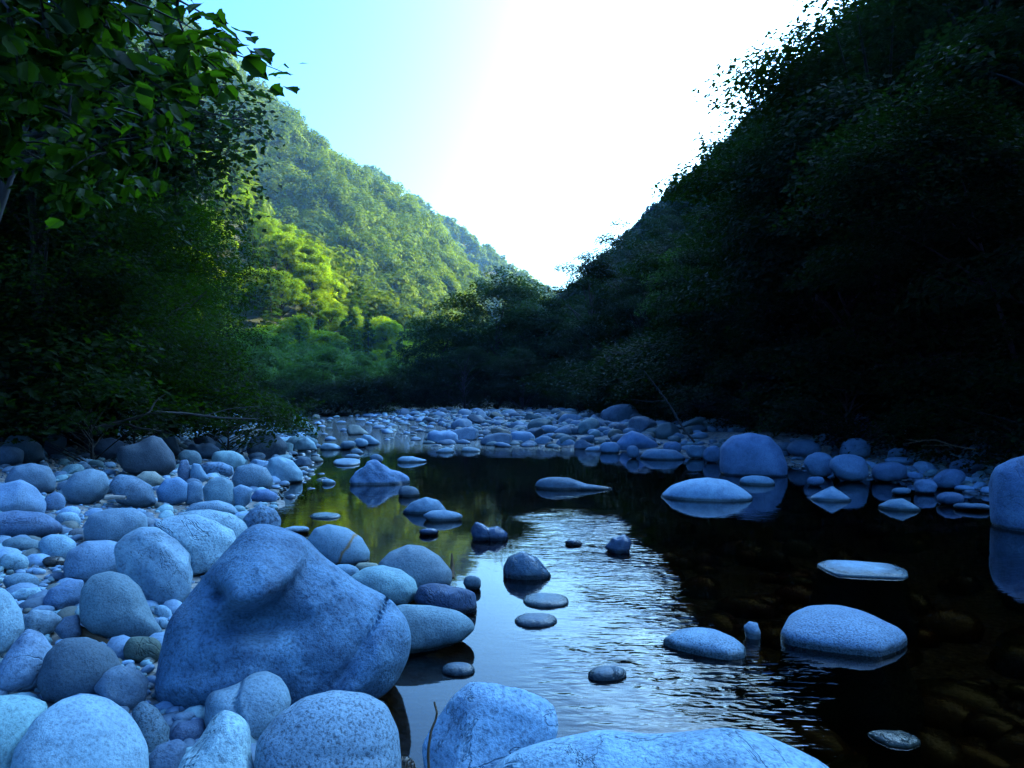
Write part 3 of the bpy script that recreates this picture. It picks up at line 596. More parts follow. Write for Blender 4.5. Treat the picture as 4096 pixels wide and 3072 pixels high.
B('stone', 'peaked pale stone in the dark water near the right bank', [(1742, 1079), (1770, 1062), (1798, 1049), (1822, 1065), (1842, 1081), (1820, 1100), (1765, 1102)], M_PLAIN, (.36, .42, .50), cat='stone', yb=1082, k=.7, sub=4)
B('stone', 'low peaked stone right of the other peaked one in dark water', [(1894, 1092), (1920, 1080), (1950, 1077), (1975, 1090), (1993, 1102), (1960, 1118), (1910, 1112)], M_PLAIN, (.33, .38, .42), cat='stone', yb=1103, k=.7, sub=4)
B('stone', 'low pale stone at the foot of the big round boulder', el(1596, 1027, 1674, 1048, 31, drop=.7, j=.05), M_PLAIN, (.36, .42, .48), cat='stone', yb=1048, k=.7)
B('boulder', 'big round dark-blue boulder on the far right bank', [(1554, 1010), (1557, 965), (1580, 942), (1620, 934), (1662, 942), (1688, 968), (1702, 1005), (1700, 1040), (1640, 1050), (1565, 1042)], M_PLAIN, (.26, .31, .45), k=.8, yb=1029, sub=5, rough=.014, box=.7)
B('boulder', 'tall square-edged boulder at the right picture edge', [(2136, 1030), (2142, 1003), (2175, 983), (2225, 972), (2320, 985), (2400, 1060), (2400, 1180), (2260, 1200), (2165, 1170), (2140, 1130)], M_MOTTLE, (.28, .34, .48), k=.7, yb=1155, sub=5, facets=4, rough=.02, box=.66, xc=2180)
B('boulder', 'two-humped wet dark boulder in the ripples', [(1016, 1145), (1026, 1126), (1042, 1131), (1055, 1140), (1075, 1136), (1096, 1150), (1099, 1170), (1060, 1180), (1022, 1174)], M_WET, (.10, .12, .19), yb=1168, sub=4, rough=.05)
B('boulder', 'small wet rock breaking the sparkling ripples', [(1305, 1182), (1325, 1160), (1350, 1153), (1364, 1170), (1358, 1200), (1330, 1208)], M_WET, (.09, .11, .17), yb=1195, sub=4, facets=6)
B('stone', 'tiny dark rock left of the one breaking the ripples', el(1220, 1166, 1258, 1182, 32), M_WET, (.07, .08, .12), cat='stone', yb=1179, sub=3)
B('boulder', 'smooth humped blue boulder in the pool behind a flat one', [(866, 1108), (888, 1086), (920, 1074), (948, 1081), (966, 1104), (962, 1125), (890, 1128)], M_PLAIN, (.26, .32, .40), yb=1110, sub=4, k=.7)
B('stone', 'flat pale stone leaning on the smooth humped boulder', [(912, 1113), (930, 1103), (960, 1101), (988, 1107), (1001, 1114), (988, 1132), (935, 1136)], M_PLAIN, (.36, .38, .44), cat='stone', yb=1126, k=.5, sub=4)
B('stone', 'tiny dark pointed rock below the flat pale stone', el(907, 1140, 946, 1160, 33), M_WET, (.09, .10, .16), cat='stone', yb=1157, sub=3)
B('boulder', 'craggy bright blue rock with a stepped right end in the pool', [(746, 1040), (762, 1020), (783, 1002), (790, 995), (815, 993), (832, 1006), (842, 1014), (862, 1018), (884, 1030), (884, 1060), (830, 1070), (757, 1066)], M_MOTTLE, (.27, .34, .48), yb=1047, sub=5, facets=9, rough=.08, k=.65)
B('stone', 'small peak stone behind the craggy blue rock', el(799, 981, 828, 1000, 34), M_PLAIN, (.24, .28, .34), cat='stone', sub=3)
B('stone', 'brownish rounded stone below the craggy blue rock', el(859, 1050, 908, 1074, 35, drop=.5), M_PLAIN, (.19, .19, .21), cat='stone', yb=1073)
slab('stone', 'flat oval pale stone floating low in the green reflection', el(669, 1106, 736, 1121, 36, j=.02), M_PLAIN, (.33, .42, .48), h=0.03, cat='stone', seed=602)
B('stone', 'tiny pale dome stone left of the craggy blue rock', el(696, 1034, 725, 1046, 37, drop=.8), M_PLAIN, (.36, .42, .46), cat='stone', yb=1046, sub=3)
B('stone', 'white flat stone with a tapering end behind the craggy rock', [(857, 992), (868, 986), (892, 986), (926, 995), (900, 1008), (865, 1006)], M_PLAIN, (.52, .56, .62), cat='stone', yb=999, k=.5)
slab('stone', 'flat grey lens stone left behind the craggy rock', el(718, 989, 782, 1006, 38), M_PLAIN, (.32, .36, .42), h=0.07, cat='stone', seed=605)
B('stone', 'low stone above the flat grey lens stone', el(743, 981, 782, 992, 39, drop=.5), M_PLAIN, (.28, .31, .36), cat='stone', yb=990, sub=3)
B('stone', 'rounded grey stone topmost of the three near the flat lens', el(756, 969, 787, 984, 40, drop=.5), M_PLAIN, (.28, .31, .35), cat='stone', yb=981, sub=3)
B('boulder', 'rounded pale boulder in the shallows right of the beach', [(635, 968), (642, 950), (662, 943), (680, 956), (687, 974), (660, 982), (638, 980)], M_PLAIN, (.36, .42, .46), yb=974, sub=4)
B('stone', 'pale wedge stone right of the rounded pale boulder', [(690, 965), (700, 957), (722, 958), (746, 970), (720, 980), (694, 978)], M_PLAIN, (.40, .45, .50), cat='stone', yb=972, k=.6)
B('stone', 'brown stone below the rounded pale boulder', el(669, 985, 699, 1003, 41, drop=.5), M_PLAIN, (.28, .24, .21), cat='stone', yb=998, sub=3)
B('stone', 'grey stone left of the pale tilted slab in the riffle', el(735, 951, 768, 972, 42), M_PLAIN, (.24, .27, .31), cat='stone', sub=3)
B('stone', 'pale blue stone against the tilted slab in the riffle', el(765, 946, 794, 968, 43), M_PLAIN, (.34, .40, .48), cat='stone', sub=3)
B('boulder', 'pale tilted slab in the riffle', [(778, 950), (785, 938), (800, 940), (822, 956), (815, 966), (790, 964)], M_PLAIN, (.38, .44, .52), yb=962, k=.6)
B('boulder', 'pale blue saddle-topped block standing in the far pool', [(922, 950), (925, 934), (938, 929), (955, 932), (972, 929), (988, 938), (991, 955), (980, 966), (930, 966)], M_PLAIN, (.40, .46, .60), yb=956, sub=4, box=.68)
B('stone', 'rounded stone in front of the saddle-topped block', el(940, 966, 982, 984, 44, drop=.6), M_PLAIN, (.33, .38, .42), cat='stone', yb=978, sub=3)
B('stone', 'flat mottled stone right of the saddle-topped block', el(995, 966, 1042, 982, 45, drop=.5), M_MOTTLE, (.33, .34, .36), cat='stone', yb=976, sub=4)
B('boulder', 'square pale blue block on the far bank', [(1100, 948), (1104, 934), (1120, 931), (1145, 933), (1156, 943), (1154, 960), (1130, 966), (1104, 962)], M_PLAIN, (.32, .38, .50), yb=955, sub=4, box=.66)
B('stone', 'rounded stone with a dark hole right of the square block', el(1156, 940, 1190, 964, 46, drop=.3), M_PLAIN, (.30, .34, .42), cat='stone', yb=957, sub=3)
B('stone', 'cracked stone at the water right of the square block', el(1201, 947, 1246, 968, 47, drop=.5), M_PLAIN, (.28, .32, .40), cat='stone', yb=961, sub=3)
B('boulder', 'large triangular blue boulder on the far right bank', [(1325, 962), (1345, 940), (1365, 930), (1385, 936), (1422, 958), (1420, 975), (1340, 980)], M_PLAIN, (.26, .32, .48), sub=4, facets=3, yb=972)
B('stone', 'rounded blue stone left of the large triangular boulder', el(1296, 953, 1338, 985, 48), M_PLAIN, (.32, .38, .50), cat='stone', yb=979, sub=3)
B('stone', 'flat pointed stone at the water left of the triangular boulder', el(1260, 964, 1306, 980, 49, drop=.5), M_PLAIN, (.32, .37, .44), cat='stone', yb=975, sub=3)
B('stone', 'grey stone in front of the large triangular boulder', el(1352, 963, 1382, 990, 50), M_PLAIN, (.20, .24, .32), cat='stone', sub=3)
B('boulder', 'low flat-topped boulder at the water below the triangular one', [(1380, 988), (1395, 972), (1410, 969), (1460, 972), (1482, 988), (1475, 1005), (1400, 1006)], M_PLAIN, (.24, .29, .36), yb=993, sub=4)
rb = [(1734, 978, 1806, 1030, 'smooth dark blue boulder right of the big round one'), (1792, 980, 1878, 1040, 'broad dark boulder with a pale ledge on the right bank'),
      (1884, 996, 1958, 1044, 'dark slanting boulder over black water on the right bank'), (1912, 986, 1973, 1006, 'bright flat blue stone above the dark slanting boulder'),
      (1704, 946, 1772, 992, 'dim blue boulder behind the smooth dark blue one'), (1809, 949, 1886, 992, 'dim rounded boulder at the back of the right bank'),
      (1917, 966, 1958, 992, 'dim small boulder above the bright flat blue stone'), (2012, 1014, 2088, 1058, 'slanting grey-green boulder near the square-edged one'),
      (1969, 1036, 2028, 1068, 'rounded blue stone at the foot of the slanting grey-green boulder'), (2052, 989, 2122, 1027, 'very dark boulder above the slanting grey-green one'),
      (2097, 965, 2150, 992, 'dim grey-green boulder beneath the thin dead branch'), (2172, 948, 2240, 985, 'dim round boulder above the square-edged one'),
      (1842, 895, 1884, 944, 'upright dim boulder high on the dark right bank'), (2019, 1064, 2086, 1092, 'low stone at the water edge near the square-edged boulder'),
      (1741, 1030, 1782, 1050, 'low peaked stone in front of the smooth dark blue boulder'), (1927, 1052, 1968, 1072, 'small stone at the water below the dark slanting boulder'),
      (2034, 985, 2070, 1003, 'small oval stone left of the very dark boulder'), (1960, 1018, 1994, 1038, 'small bright blue stone in the middle of the right bank'),
      (1480, 962, 1525, 990, 'rounded dark stone left of the big round boulder'), (1520, 960, 1556, 1002, 'upright dark stone touching the big round boulder'),
      (1430, 955, 1475, 980, 'dim stone behind the low flat-topped boulder'), (2058, 1086, 2140, 1104, 'thin flat stone ending at the square-edged boulder')]
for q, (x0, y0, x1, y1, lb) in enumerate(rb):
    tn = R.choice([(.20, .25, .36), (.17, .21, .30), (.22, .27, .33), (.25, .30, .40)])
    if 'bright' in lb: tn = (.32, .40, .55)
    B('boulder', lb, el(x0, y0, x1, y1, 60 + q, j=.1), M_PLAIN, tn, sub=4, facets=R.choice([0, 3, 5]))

print('heroes', len(HERO))

# scattered river stones ---------------------------------------------------
PROTO = []
for q in range(14):
    g_ = np.random.default_rng(900 + q)
    U, F = ICO[3]; U = facet(U, 900 + q, int(g_.integers(4, 13)), .55, .9, .95)
    U = U * np.array([1, g_.uniform(.62, .95), g_.uniform(.42, .75)])
    U = U + (U / np.linalg.norm(U, axis=1)[:, None]) * (fbm(U, 40 + q, 2.6, 4) * .07)[:, None]
    PROTO.append((U, F))
PMESH = {}
def proto_mesh(q, mat):
    if (q, mat.name) not in PMESH: PMESH[(q, mat.name)] = mesh_np('river_stone', PROTO[q][0], PROTO[q][1], True, mat)
    return PMESH[(q, mat.name)]

def tone_at(x, y):
    b_ = R.choice([.20, .26, .32, .38, .46, .55]) * (.62 if y > 14 and x > -.12 * y else 1); warm = R.random()  # tree shade over the far right stones is put into their tone
    if warm < .12: return (b_ * 1.0, b_ * .8, b_ * .66)
    if warm < .4: return (b_ * .85, b_, b_ * 1.0)
    return (b_ * .82, b_ * .92, b_ * 1.15)

cand = []
def want(x, y):
    l = float(xL(y)) - x; r_ = x - float(xR(y))
    if l > (-.5 if y > 9 else .12) and l < 7.5: return True
    if r_ > -.4 and (r_ < 3.2 if y < 19 else x < float(toeR(y)) - 1.5): return True
    if 19 < y < 58 and l < 0 and r_ < 0: return R.random() < (.08 if -l < 2.2 + .07 * y else .30)
    return False
def blocked(x, y, r_, up_):
    if y < 1.3: return True
    px, py = proj((x, y, up_)); pr = FD / y * r_
    for h in HERO:
        if h[0] - pr * .55 < px < h[2] + pr * .55 and h[1] < py < h[3] + pr * 1.0 and y < h[5] + h[6]: return True
        if (x - h[4]) ** 2 + (y - h[5]) ** 2 < (.75 * h[6] + r_ * .7) ** 2: return True
    return False
placed = []
tries = 0
while len(cand) < 420 and tries < 40000:
    tries += 1
    y = 1.6 + 56 * R.random() ** 1.7
    x = R.uniform(-.75 * y - 1, .75 * y + 1)
    if not want(x, y): continue
    r_ = R.uniform(.07, .22) * (1 + y / 32) if y < 18 else R.uniform(.14, .55)
    if R.random() < .06: r_ *= 1.5
    gz = max(float(gh(x, y)), -.05)
    if blocked(x, y, r_, gz + r_ * .4): continue
    if any((x - a[0]) ** 2 + (y - a[1]) ** 2 < (.72 * (r_ + a[2])) ** 2 for a in placed): continue
    placed.append((x, y, r_)); cand.append((x, y, r_, gz))
cand.sort(key=lambda a: -a[2] / a[1])
n_ind = max(0, 296 - len(HERO))
indiv = cand[:n_ind]
# zones for the labels
def zone(x, y):
    if x > float(xR(y)) - .3 and y < 19: return 'right bank'
    if y > 32: return 'far stony river bed'
    if y > 19: return 'stony riffle'
    if y > 9: return 'back of the left beach'
    if y > 4.5: return 'middle of the left beach'
    return 'front of the left beach'
zn = {}
for a in indiv: zn.setdefault(zone(a[0], a[1]), []).append(a)
def words(t_):
    l = sum(t_) / 3
    w_ = 'tan' if t_[0] > t_[2] else ('pale' if l > .40 else 'mid-grey' if l > .27 else 'dark')
    return w_
for z_, lst in zn.items():
    lst.sort(key=lambda a: a[0] / a[1])
    for q, (x, y, r_, gz) in enumerate(lst):
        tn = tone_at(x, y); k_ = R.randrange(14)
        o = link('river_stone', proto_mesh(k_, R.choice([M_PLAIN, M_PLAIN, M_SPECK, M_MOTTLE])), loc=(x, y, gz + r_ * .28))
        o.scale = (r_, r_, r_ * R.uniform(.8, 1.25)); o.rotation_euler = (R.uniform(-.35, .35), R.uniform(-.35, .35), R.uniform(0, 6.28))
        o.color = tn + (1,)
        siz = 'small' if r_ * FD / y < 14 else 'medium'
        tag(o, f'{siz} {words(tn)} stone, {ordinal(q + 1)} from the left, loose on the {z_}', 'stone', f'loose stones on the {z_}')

# small stones and gravel: past counting
def pebbles(name, spots, sub, mat, seed):
    U0 = [facet(ICO[sub][0], 300 + q, 5, .6, .9) * np.array([1, .8, .55]) for q in range(6)]; F0 = ICO[sub][1]
    g_ = np.random.default_rng(seed); Vs = []; Fs = []; T = []; n_ = 0
    for (x, y, z, r_) in spots:
        U = U0[g_.integers(6)]; a = g_.uniform(0, 6.28); tl = g_.uniform(-.4, .4)
        Rz = np.array([[cos(a), -sin(a), 0], [sin(a), cos(a), 0], [0, 0, 1]]); Rx = np.array([[1, 0, 0], [0, cos(tl), -sin(tl)], [0, sin(tl), cos(tl)]])
        W = (U * r_ * g_.uniform(.75, 1.25, 3)) @ (Rz @ Rx).T + np.array([x, y, z])
        Vs.append(W); Fs.append(F0 + n_); n_ += len(W)
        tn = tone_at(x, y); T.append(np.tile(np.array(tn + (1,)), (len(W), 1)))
    me = mesh_np(name, np.vstack(Vs), np.vstack(Fs), True, mat)
    ca = me.color_attributes.new('tone', 'FLOAT_COLOR', 'POINT'); ca.data.foreach_set('color', np.vstack(T).astype(np.float32).ravel())
    return link(name, me)
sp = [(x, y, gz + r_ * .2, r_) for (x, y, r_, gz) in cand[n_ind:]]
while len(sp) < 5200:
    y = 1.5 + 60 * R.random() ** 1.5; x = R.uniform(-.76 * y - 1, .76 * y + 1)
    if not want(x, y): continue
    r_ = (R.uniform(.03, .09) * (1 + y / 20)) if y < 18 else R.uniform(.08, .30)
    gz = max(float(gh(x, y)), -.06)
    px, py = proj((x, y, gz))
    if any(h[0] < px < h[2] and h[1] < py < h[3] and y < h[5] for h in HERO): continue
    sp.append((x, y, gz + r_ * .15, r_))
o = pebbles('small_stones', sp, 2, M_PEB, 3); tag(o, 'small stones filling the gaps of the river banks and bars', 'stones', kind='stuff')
sp = []
while len(sp) < 420:
    y = 2.4 + 15 * R.random() ** 1.3; x = R.uniform(-.3 * y, .8 * y); l = x - float(xL(y)); r2 = float(xR(y)) - x
    if l < .6 or r2 < .4: continue
    r_ = R.uniform(.08, .30); g0 = float(gh(x, y))
    if g0 + r_ * .65 < -.06: sp.append((x, y, g0 + r_ * .1, r_))
_t = tone_at
tone_at = lambda x, y: tuple(v * R.choice([.5, .8, 1.1]) for v in (.42, .15, .05))
o = pebbles('submerged_stones', sp, 2, M_PEB, 9); tag(o, 'brown stones lying under the water on the river bed', 'stones', kind='stuff')
tone_at = _t
sp = []
while len(sp) < 9000:
    y = 1.5 + 13 * R.random() ** 1.2; x = R.uniform(-.76 * y - .5, .76 * y)
    l = float(xL(y)) - x; r2 = x - float(xR(y))
    if not (.08 < l < 6 or -.3 < r2 < 3.5): continue
    r_ = R.uniform(.010, .035); sp.append((x, y, max(float(gh(x, y)), -.05) + r_ * .3, r_))
o = pebbles('gravel', sp, 2 if False else 2, M_PEB, 4) if False else pebbles('gravel', sp[:9000], 2, M_PEB, 4)
tag(o, 'coarse gravel between the beach stones', 'gravel', kind='stuff')

# ------------------------------------------------------------------ foliage
def leaf_quads(P, Nn, L, g_, asp=.5, fold=.25, jit=.35, tip=None):
    """a rhombic leaf of length L at each P, lying across Nn"""
    m_ = len(P); L = L * g_.uniform(1 - jit, 1 + jit, m_)[:, None]
    d = g_.normal(size=(m_, 3)) if tip is None else tip + g_.normal(size=(m_, 3)) * .5
    u_ = d - (d * Nn).sum(1)[:, None] * Nn; u_ /= np.linalg.norm(u_, axis=1)[:, None] + 1e-9
    v_ = np.cross(Nn, u_)
    A = P; Bq = P + u_ * L * .45 + v_ * L * asp * .5 + Nn * L * fold * .3; Cq = P + u_ * L; D = P + u_ * L * .45 - v_ * L * asp * .5 + Nn * L * fold * .3
    V = np.stack([A, Bq, Cq, D], 1).reshape(-1, 3)
    return V, np.arange(4 * m_).reshape(-1, 4)

def lobed_leaves(P, Nn, L, g_, tip=None):
    """broad pointed leaves with toothed lobes: a fan of quads folded on the midrib"""
    m_ = len(P); L = L * g_.uniform(.6, 1.25, m_)[:, None]
    d = (np.array([[.5, -.3, -.9]]) if tip is None else tip) + g_.normal(size=(m_, 3)) * .45
    u_ = d - (d * Nn).sum(1)[:, None] * Nn; u_ /= np.linalg.norm(u_, axis=1)[:, None] + 1e-9
    v_ = np.cross(Nn, u_)
    prof = [(0, .0), (.08, .22), (.30, .36), (.42, .30), (.62, .33), (.74, .14), (1.0, .0)]
    Vs = []
    for (s, w_) in prof: Vs.append(P + u_ * L * s - Nn * L * .12 * s * s)                      # midrib
    for (s, w_) in prof[1:-1]: Vs.append(P + u_ * L * (s + .03) + v_ * L * w_ + Nn * L * w_ * .25 - Nn * L * .12 * s * s)
    for (s, w_) in prof[1:-1]: Vs.append(P + u_ * L * (s + .03) - v_ * L * w_ + Nn * L * w_ * .25 - Nn * L * .12 * s * s)
    V = np.stack(Vs, 1)          # m x 17 x 3
    q = []
    for side in (7, 12):
        for k_ in range(4):
            q.append((k_ + 1, k_ + 2, side + k_ + 1, side + k_))
        q.append((0, 1, side, side)); q.append((6, 5, side + 4, side + 4))
    tri = [f for f in q if f[2] == f[3]]; q = [f for f in q if f[2] != f[3]]
    # make the end triangles real quads by splitting the midrib end
    q += [(0, 1, 7, 7)] * 0
    Fq = np.array(q); F = (Fq[None] + 17 * np.arange(m_)[:, None, None]).reshape(-1, 4)
    T3 = np.array([f[:3] for f in tri]); T = (T3[None] + 17 * np.arange(m_)[:, None, None]).reshape(-1, 3)
    T4 = np.concatenate([T, T[:, 2:3]], 1)
    return V.reshape(-1, 3), F, T

def norm(a): return a / (np.linalg.norm(a, axis=1)[:, None] + 1e-9)

def tree_geo(seed, H, Rr, base, ncl, nleaf, L, flat=.5, lean=0.0, asp=.55, trunk_r=None, low=-.35, gap=.9, shell=0.0, limbs=26):
    """broadleaf tree: trunk and limbs, crown of flattened leafy sprays held at the limb ends"""
    g_ = np.random.default_rng(seed)
    hz = (H - base) / 2; cz = base + hz
    d = norm(g_.normal(size=(ncl * 3, 3))); d = d[d[:, 2] > low][:ncl]
    rad = g_.uniform(.45, 1.0, len(d)) ** .6
    lump = 1 + .28 * np.sin(3 * np.arctan2(d[:, 1], d[:, 0]) + seed) * (1 - abs(d[:, 2]))
    C = d * rad[:, None] * np.array([Rr, Rr, hz]) * lump[:, None] + np.array([lean, 0, cz])
    cs = Rr * g_.uniform(.20, .40, len(C)) * gap
    per = np.maximum((nleaf * cs ** 2 / (cs ** 2).sum()).astype(int), 4)
    P = []; Nn = []
    for c_, s_, k_ in zip(C, cs, per):
        q = g_.normal(size=(k_, 3)) * .5; q = q / np.maximum(1, np.linalg.norm(q, axis=1))[:, None]
        out_ = c_ - np.array([lean, 0, cz]); o_ = out_ / (np.linalg.norm(out_) + 1e-6)
        qn = norm(q); q = q * (1 - shell) + qn * shell * g_.uniform(.75, 1.05, (k_, 1))
        q = q * np.array([1.15, 1.15, flat]) * s_
        q[:, 2] -= .22 * (q[:, 0] ** 2 + q[:, 1] ** 2) / s_          # sprays droop at the rim
        P.append(c_ + q); Nn.append(np.array([[0, 0, 1.0 - .5 * shell]]) + o_ * .35 + qn * 1.2 * shell + g_.normal(size=(k_, 3)) * (.38 - .14 * shell))
    P = np.vstack(P); Nn = norm(np.vstack(Nn))
    crown = leaf_quads(P, Nn, L, g_, asp)
    tr_ = trunk_r or H * .018
    bend = g_.normal(size=2) * H * .02
    zs = np.linspace(-.4, base + hz * 1.3, 9)
    tp = np.stack([lean * (zs / H) ** 1 + bend[0] * np.sin(zs / H * 3), bend[1] * np.sin(zs / H * 4), zs], 1)
    parts = [tube(tp, np.linspace(tr_ * 1.25, tr_ * .25, 9), 7)]
    idx = g_.permutation(len(C))[:min(len(C), limbs)]
    for k_ in idx:
        z0 = min(max(base * .6, C[k_][2] - hz * g_.uniform(.4, .9)), zs[-1] * .95)
        i_ = np.interp(z0, zs, np.arange(9)); a0 = np.array([np.interp(z0, zs, tp[:, 0]), np.interp(z0, zs, tp[:, 1]), z0])
        tt = np.linspace(0, 1, 6)[:, None]; midp = (a0 + C[k_]) / 2 + np.array([0, 0, hz * .12])
        pts = (1 - tt) ** 2 * a0 + 2 * tt * (1 - tt) * midp + tt ** 2 * C[k_]
        parts.append(tube(pts, np.linspace(tr_ * .42, tr_ * .06, 6), 5))
    return crown, merge(parts)

def conifer_geo(seed, H, Rr, nleaf, L):
    g_ = np.random.default_rng(seed); P = []; Nn = []; T = []
    nb = 46
    for k_ in range(nb):
        f = (k_ + g_.uniform(0, 1)) / nb; z = H * (.10 + .88 * f); r_ = Rr * (1 - f) ** .85 * g_.uniform(.75, 1.15) + .1
        a = g_.uniform(0, 6.28); kk = max(6, int(nleaf / nb * (1.6 - 1.3 * f)))
        t_ = np.sqrt(g_.uniform(0, 1, kk)); wdt = r_ * .30
        side = g_.normal(size=kk) * wdt * (1 - t_ * .6)
        P.append(np.stack([cos(a) * r_ * t_ - sin(a) * side, sin(a) * r_ * t_ + cos(a) * side, z - r_ * .35 * t_ ** 1.5 - np.abs(side) * .3], 1))
        Nn.append(np.array([[0, 0, 1.0]]) + g_.normal(size=(kk, 3)) * .3); T.append(np.tile([[cos(a), sin(a), -.4]], (kk, 1)))
    P = np.vstack(P); Nn = norm(np.vstack(Nn)); T = np.vstack(T)
    crown = leaf_quads(P, Nn, L, g_, .35, tip=T)
    zs = np.linspace(-.5, H * .97, 8); tp = np.stack([0 * zs, 0 * zs, zs], 1)
    return crown, tube(tp, np.linspace(H * .016, H * .002, 8), 6)

KIT = {}
def kit(key, geo, lmat, name):
    (cv, cf), (tv, tf) = geo
    KIT[key] = (mesh_np('crown', cv, cf, False, lmat), mesh_np('trunk', tv, tf, True, M_BARK), name)
TREES = []
def plant(key, x, y, s=1.0, rz=None, label='', group=None, cat='tree', lmat_z=0, z=None, sz=None):
    cm, tm, nm = KIT[key]
    e = bpy.data.objects.new(nm, None); COL.objects.link(e); e.empty_display_size = .3
    gz = float(gh(x, y)) if z is None else z
    e.location = (x, y, gz - .15); e.rotation_euler = (0, 0, R.uniform(0, 6.28) if rz is None else rz); e.scale = (s, s, sz or s)
    c_ = bpy.data.objects.new('crown', cm); COL.objects.link(c_); c_.parent = e
    t_ = bpy.data.objects.new('trunk', tm); COL.objects.link(t_); t_.parent = e
    tag(e, label, cat, group); TREES.append(e); return e

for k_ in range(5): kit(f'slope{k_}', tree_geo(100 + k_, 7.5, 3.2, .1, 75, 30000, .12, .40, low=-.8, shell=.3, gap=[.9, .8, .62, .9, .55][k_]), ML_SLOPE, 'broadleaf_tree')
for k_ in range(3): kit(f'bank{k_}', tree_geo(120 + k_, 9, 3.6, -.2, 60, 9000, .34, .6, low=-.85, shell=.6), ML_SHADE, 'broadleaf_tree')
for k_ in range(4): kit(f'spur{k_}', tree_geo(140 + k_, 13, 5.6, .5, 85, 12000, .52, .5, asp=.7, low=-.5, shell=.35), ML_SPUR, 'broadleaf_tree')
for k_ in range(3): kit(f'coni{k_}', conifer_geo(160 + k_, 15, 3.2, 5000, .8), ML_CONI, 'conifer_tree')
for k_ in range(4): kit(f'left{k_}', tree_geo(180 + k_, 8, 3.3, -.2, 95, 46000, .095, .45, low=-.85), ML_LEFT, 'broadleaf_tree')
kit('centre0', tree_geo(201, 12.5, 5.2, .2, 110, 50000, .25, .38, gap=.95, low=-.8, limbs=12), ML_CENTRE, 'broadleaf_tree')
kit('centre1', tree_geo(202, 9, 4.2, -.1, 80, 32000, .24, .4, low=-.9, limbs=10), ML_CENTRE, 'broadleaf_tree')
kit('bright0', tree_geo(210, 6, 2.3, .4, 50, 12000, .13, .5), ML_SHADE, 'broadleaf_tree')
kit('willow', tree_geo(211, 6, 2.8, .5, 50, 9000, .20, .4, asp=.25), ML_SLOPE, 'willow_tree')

# centre trees on the right bank, far end
plant('centre0', -1.4, 66, 1.04, .4, 'tall flat-topped dark tree in the centre against the far mountain', 'dark trees in the centre')
plant('centre1', -6.2, 64, .95, 1.0, 'dark tree left of the tall flat-topped one, hanging over the river end', 'dark trees in the centre')
plant('centre1', 2.6, 62, 1.05, 2.0, 'dark rounded tree right of the tall flat-topped one', 'dark trees in the centre')
plant('slope1', -3.8, 58, .75, 3.0, 'low dark tree in front of the tall flat-topped one', 'dark trees in the centre')
plant('slope3', .8, 55, .7, 4.0, 'low dark tree at the foot of the centre group on the right', 'dark trees in the centre')
plant('bright0', 9.6, 38, 1.1, 0, 'brighter green tree standing in front of the dark right slope', 'lighter trees on the right slope')
plant('willow', 12.5, 24, 1.0, 1, 'narrow-leaved tree with pale glinting leaves on the right bank', 'lighter trees on the right slope')
plant('willow', 15.2, 26, 1.2, 2.5, 'upper narrow-leaved tree with pale glinting leaves on the right slope', 'lighter trees on the right slope')

kit('lean0', tree_geo(221, 7.3, 2.7, 2.9, 70, 30000, .11, .42, lean=2.3, low=-.6, trunk_r=.06, limbs=5), ML_SLOPE, 'broadleaf_tree')
plant('lean0', 9.0, 12.0, .80, pi, 'nearer of the two dark trees leaning out over the water from the right bank', 'dark trees leaning over the water')
plant('lean0', 9.7, 18.0, .88, pi + .2, 'farther of the two dark trees leaning out over the water from the right bank', 'dark trees leaning over the water')
plant('slope4', 6.5, 60, 1.62, 1.0, 'airy dark tree at the left end of the right slope beside the bright sky notch', 'dark trees on the right slope')
plant('slope2', 9.0, 50, 1.5, 2.2, 'airy dark tree standing against the sky just right of the notch', 'dark trees on the right slope')
# right slope, individual trees
spots = []
def slope_ok(x, y, dmin):
    return all((x - a) ** 2 + (y - b_) ** 2 > dmin ** 2 for a, b_ in spots)
tries = 0
for _ in range(400):
    y = R.uniform(9.5, 30); x = float(toeR(y)) + R.uniform(.3, 15)
    if x / y < 1.05 and slope_ok(x, y, 2.6) and len(spots) < 34: spots.append((x, y))
while len(spots) < 134 and tries < 20000:
    tries += 1
    y = R.uniform(9, 125); xt = float(toeR(y)) - .8
    x = xt + 1.2 + 70 * R.random() ** 1.3
    if x / y > .82 or gh(x, y) / y > .75: continue
    if y > 90 and R.random() < .3: continue
    if slope_ok(x, y, 3.1 + y * .022): spots.append((x, y))
und = []
for _ in range(3000):
    y = 8.5 + 52 * R.random() ** 1.4; x = float(toeR(y)) + R.uniform(-1.6, .6)
    if x / y < .85 and all((x - a) ** 2 + (y - b_) ** 2 > (1.3 + y * .02) ** 2 for a, b_ in und) and len(und) < 34: und.append((x, y))
UND = sorted(und, key=lambda a: a[0] / a[1])
sl = [(x, y, float(gh(x, y))) for x, y in spots]
tiers = {'lowest row': [], 'lower middle row': [], 'upper middle row': [], 'highest row': []}
for a in sl:
    e_ = a[2] / a[1]
    tiers['lowest row' if e_ < .07 else 'lower middle row' if e_ < .2 else 'upper middle row' if e_ < .38 else 'highest row'].append(a)
for tn_, lst in tiers.items():
    lst.sort(key=lambda a: a[0] / a[1])
    for q, (x, y, z) in enumerate(lst):
        s_ = R.uniform(.75, 1.2) * (.8 if y < 20 else 1)
        if y < 75: s_ = min(max(((x / y * 711 + 512 - 50 - 445) / 711 * y + HCAM - z) / 7.7 * R.uniform(.6, 1.13), .5), 1.8)
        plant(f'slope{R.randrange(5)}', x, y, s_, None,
              f'dark broadleaf tree, {ordinal(q + 1)} from the left in the {tn_} of the right slope', 'dark trees on the right slope')

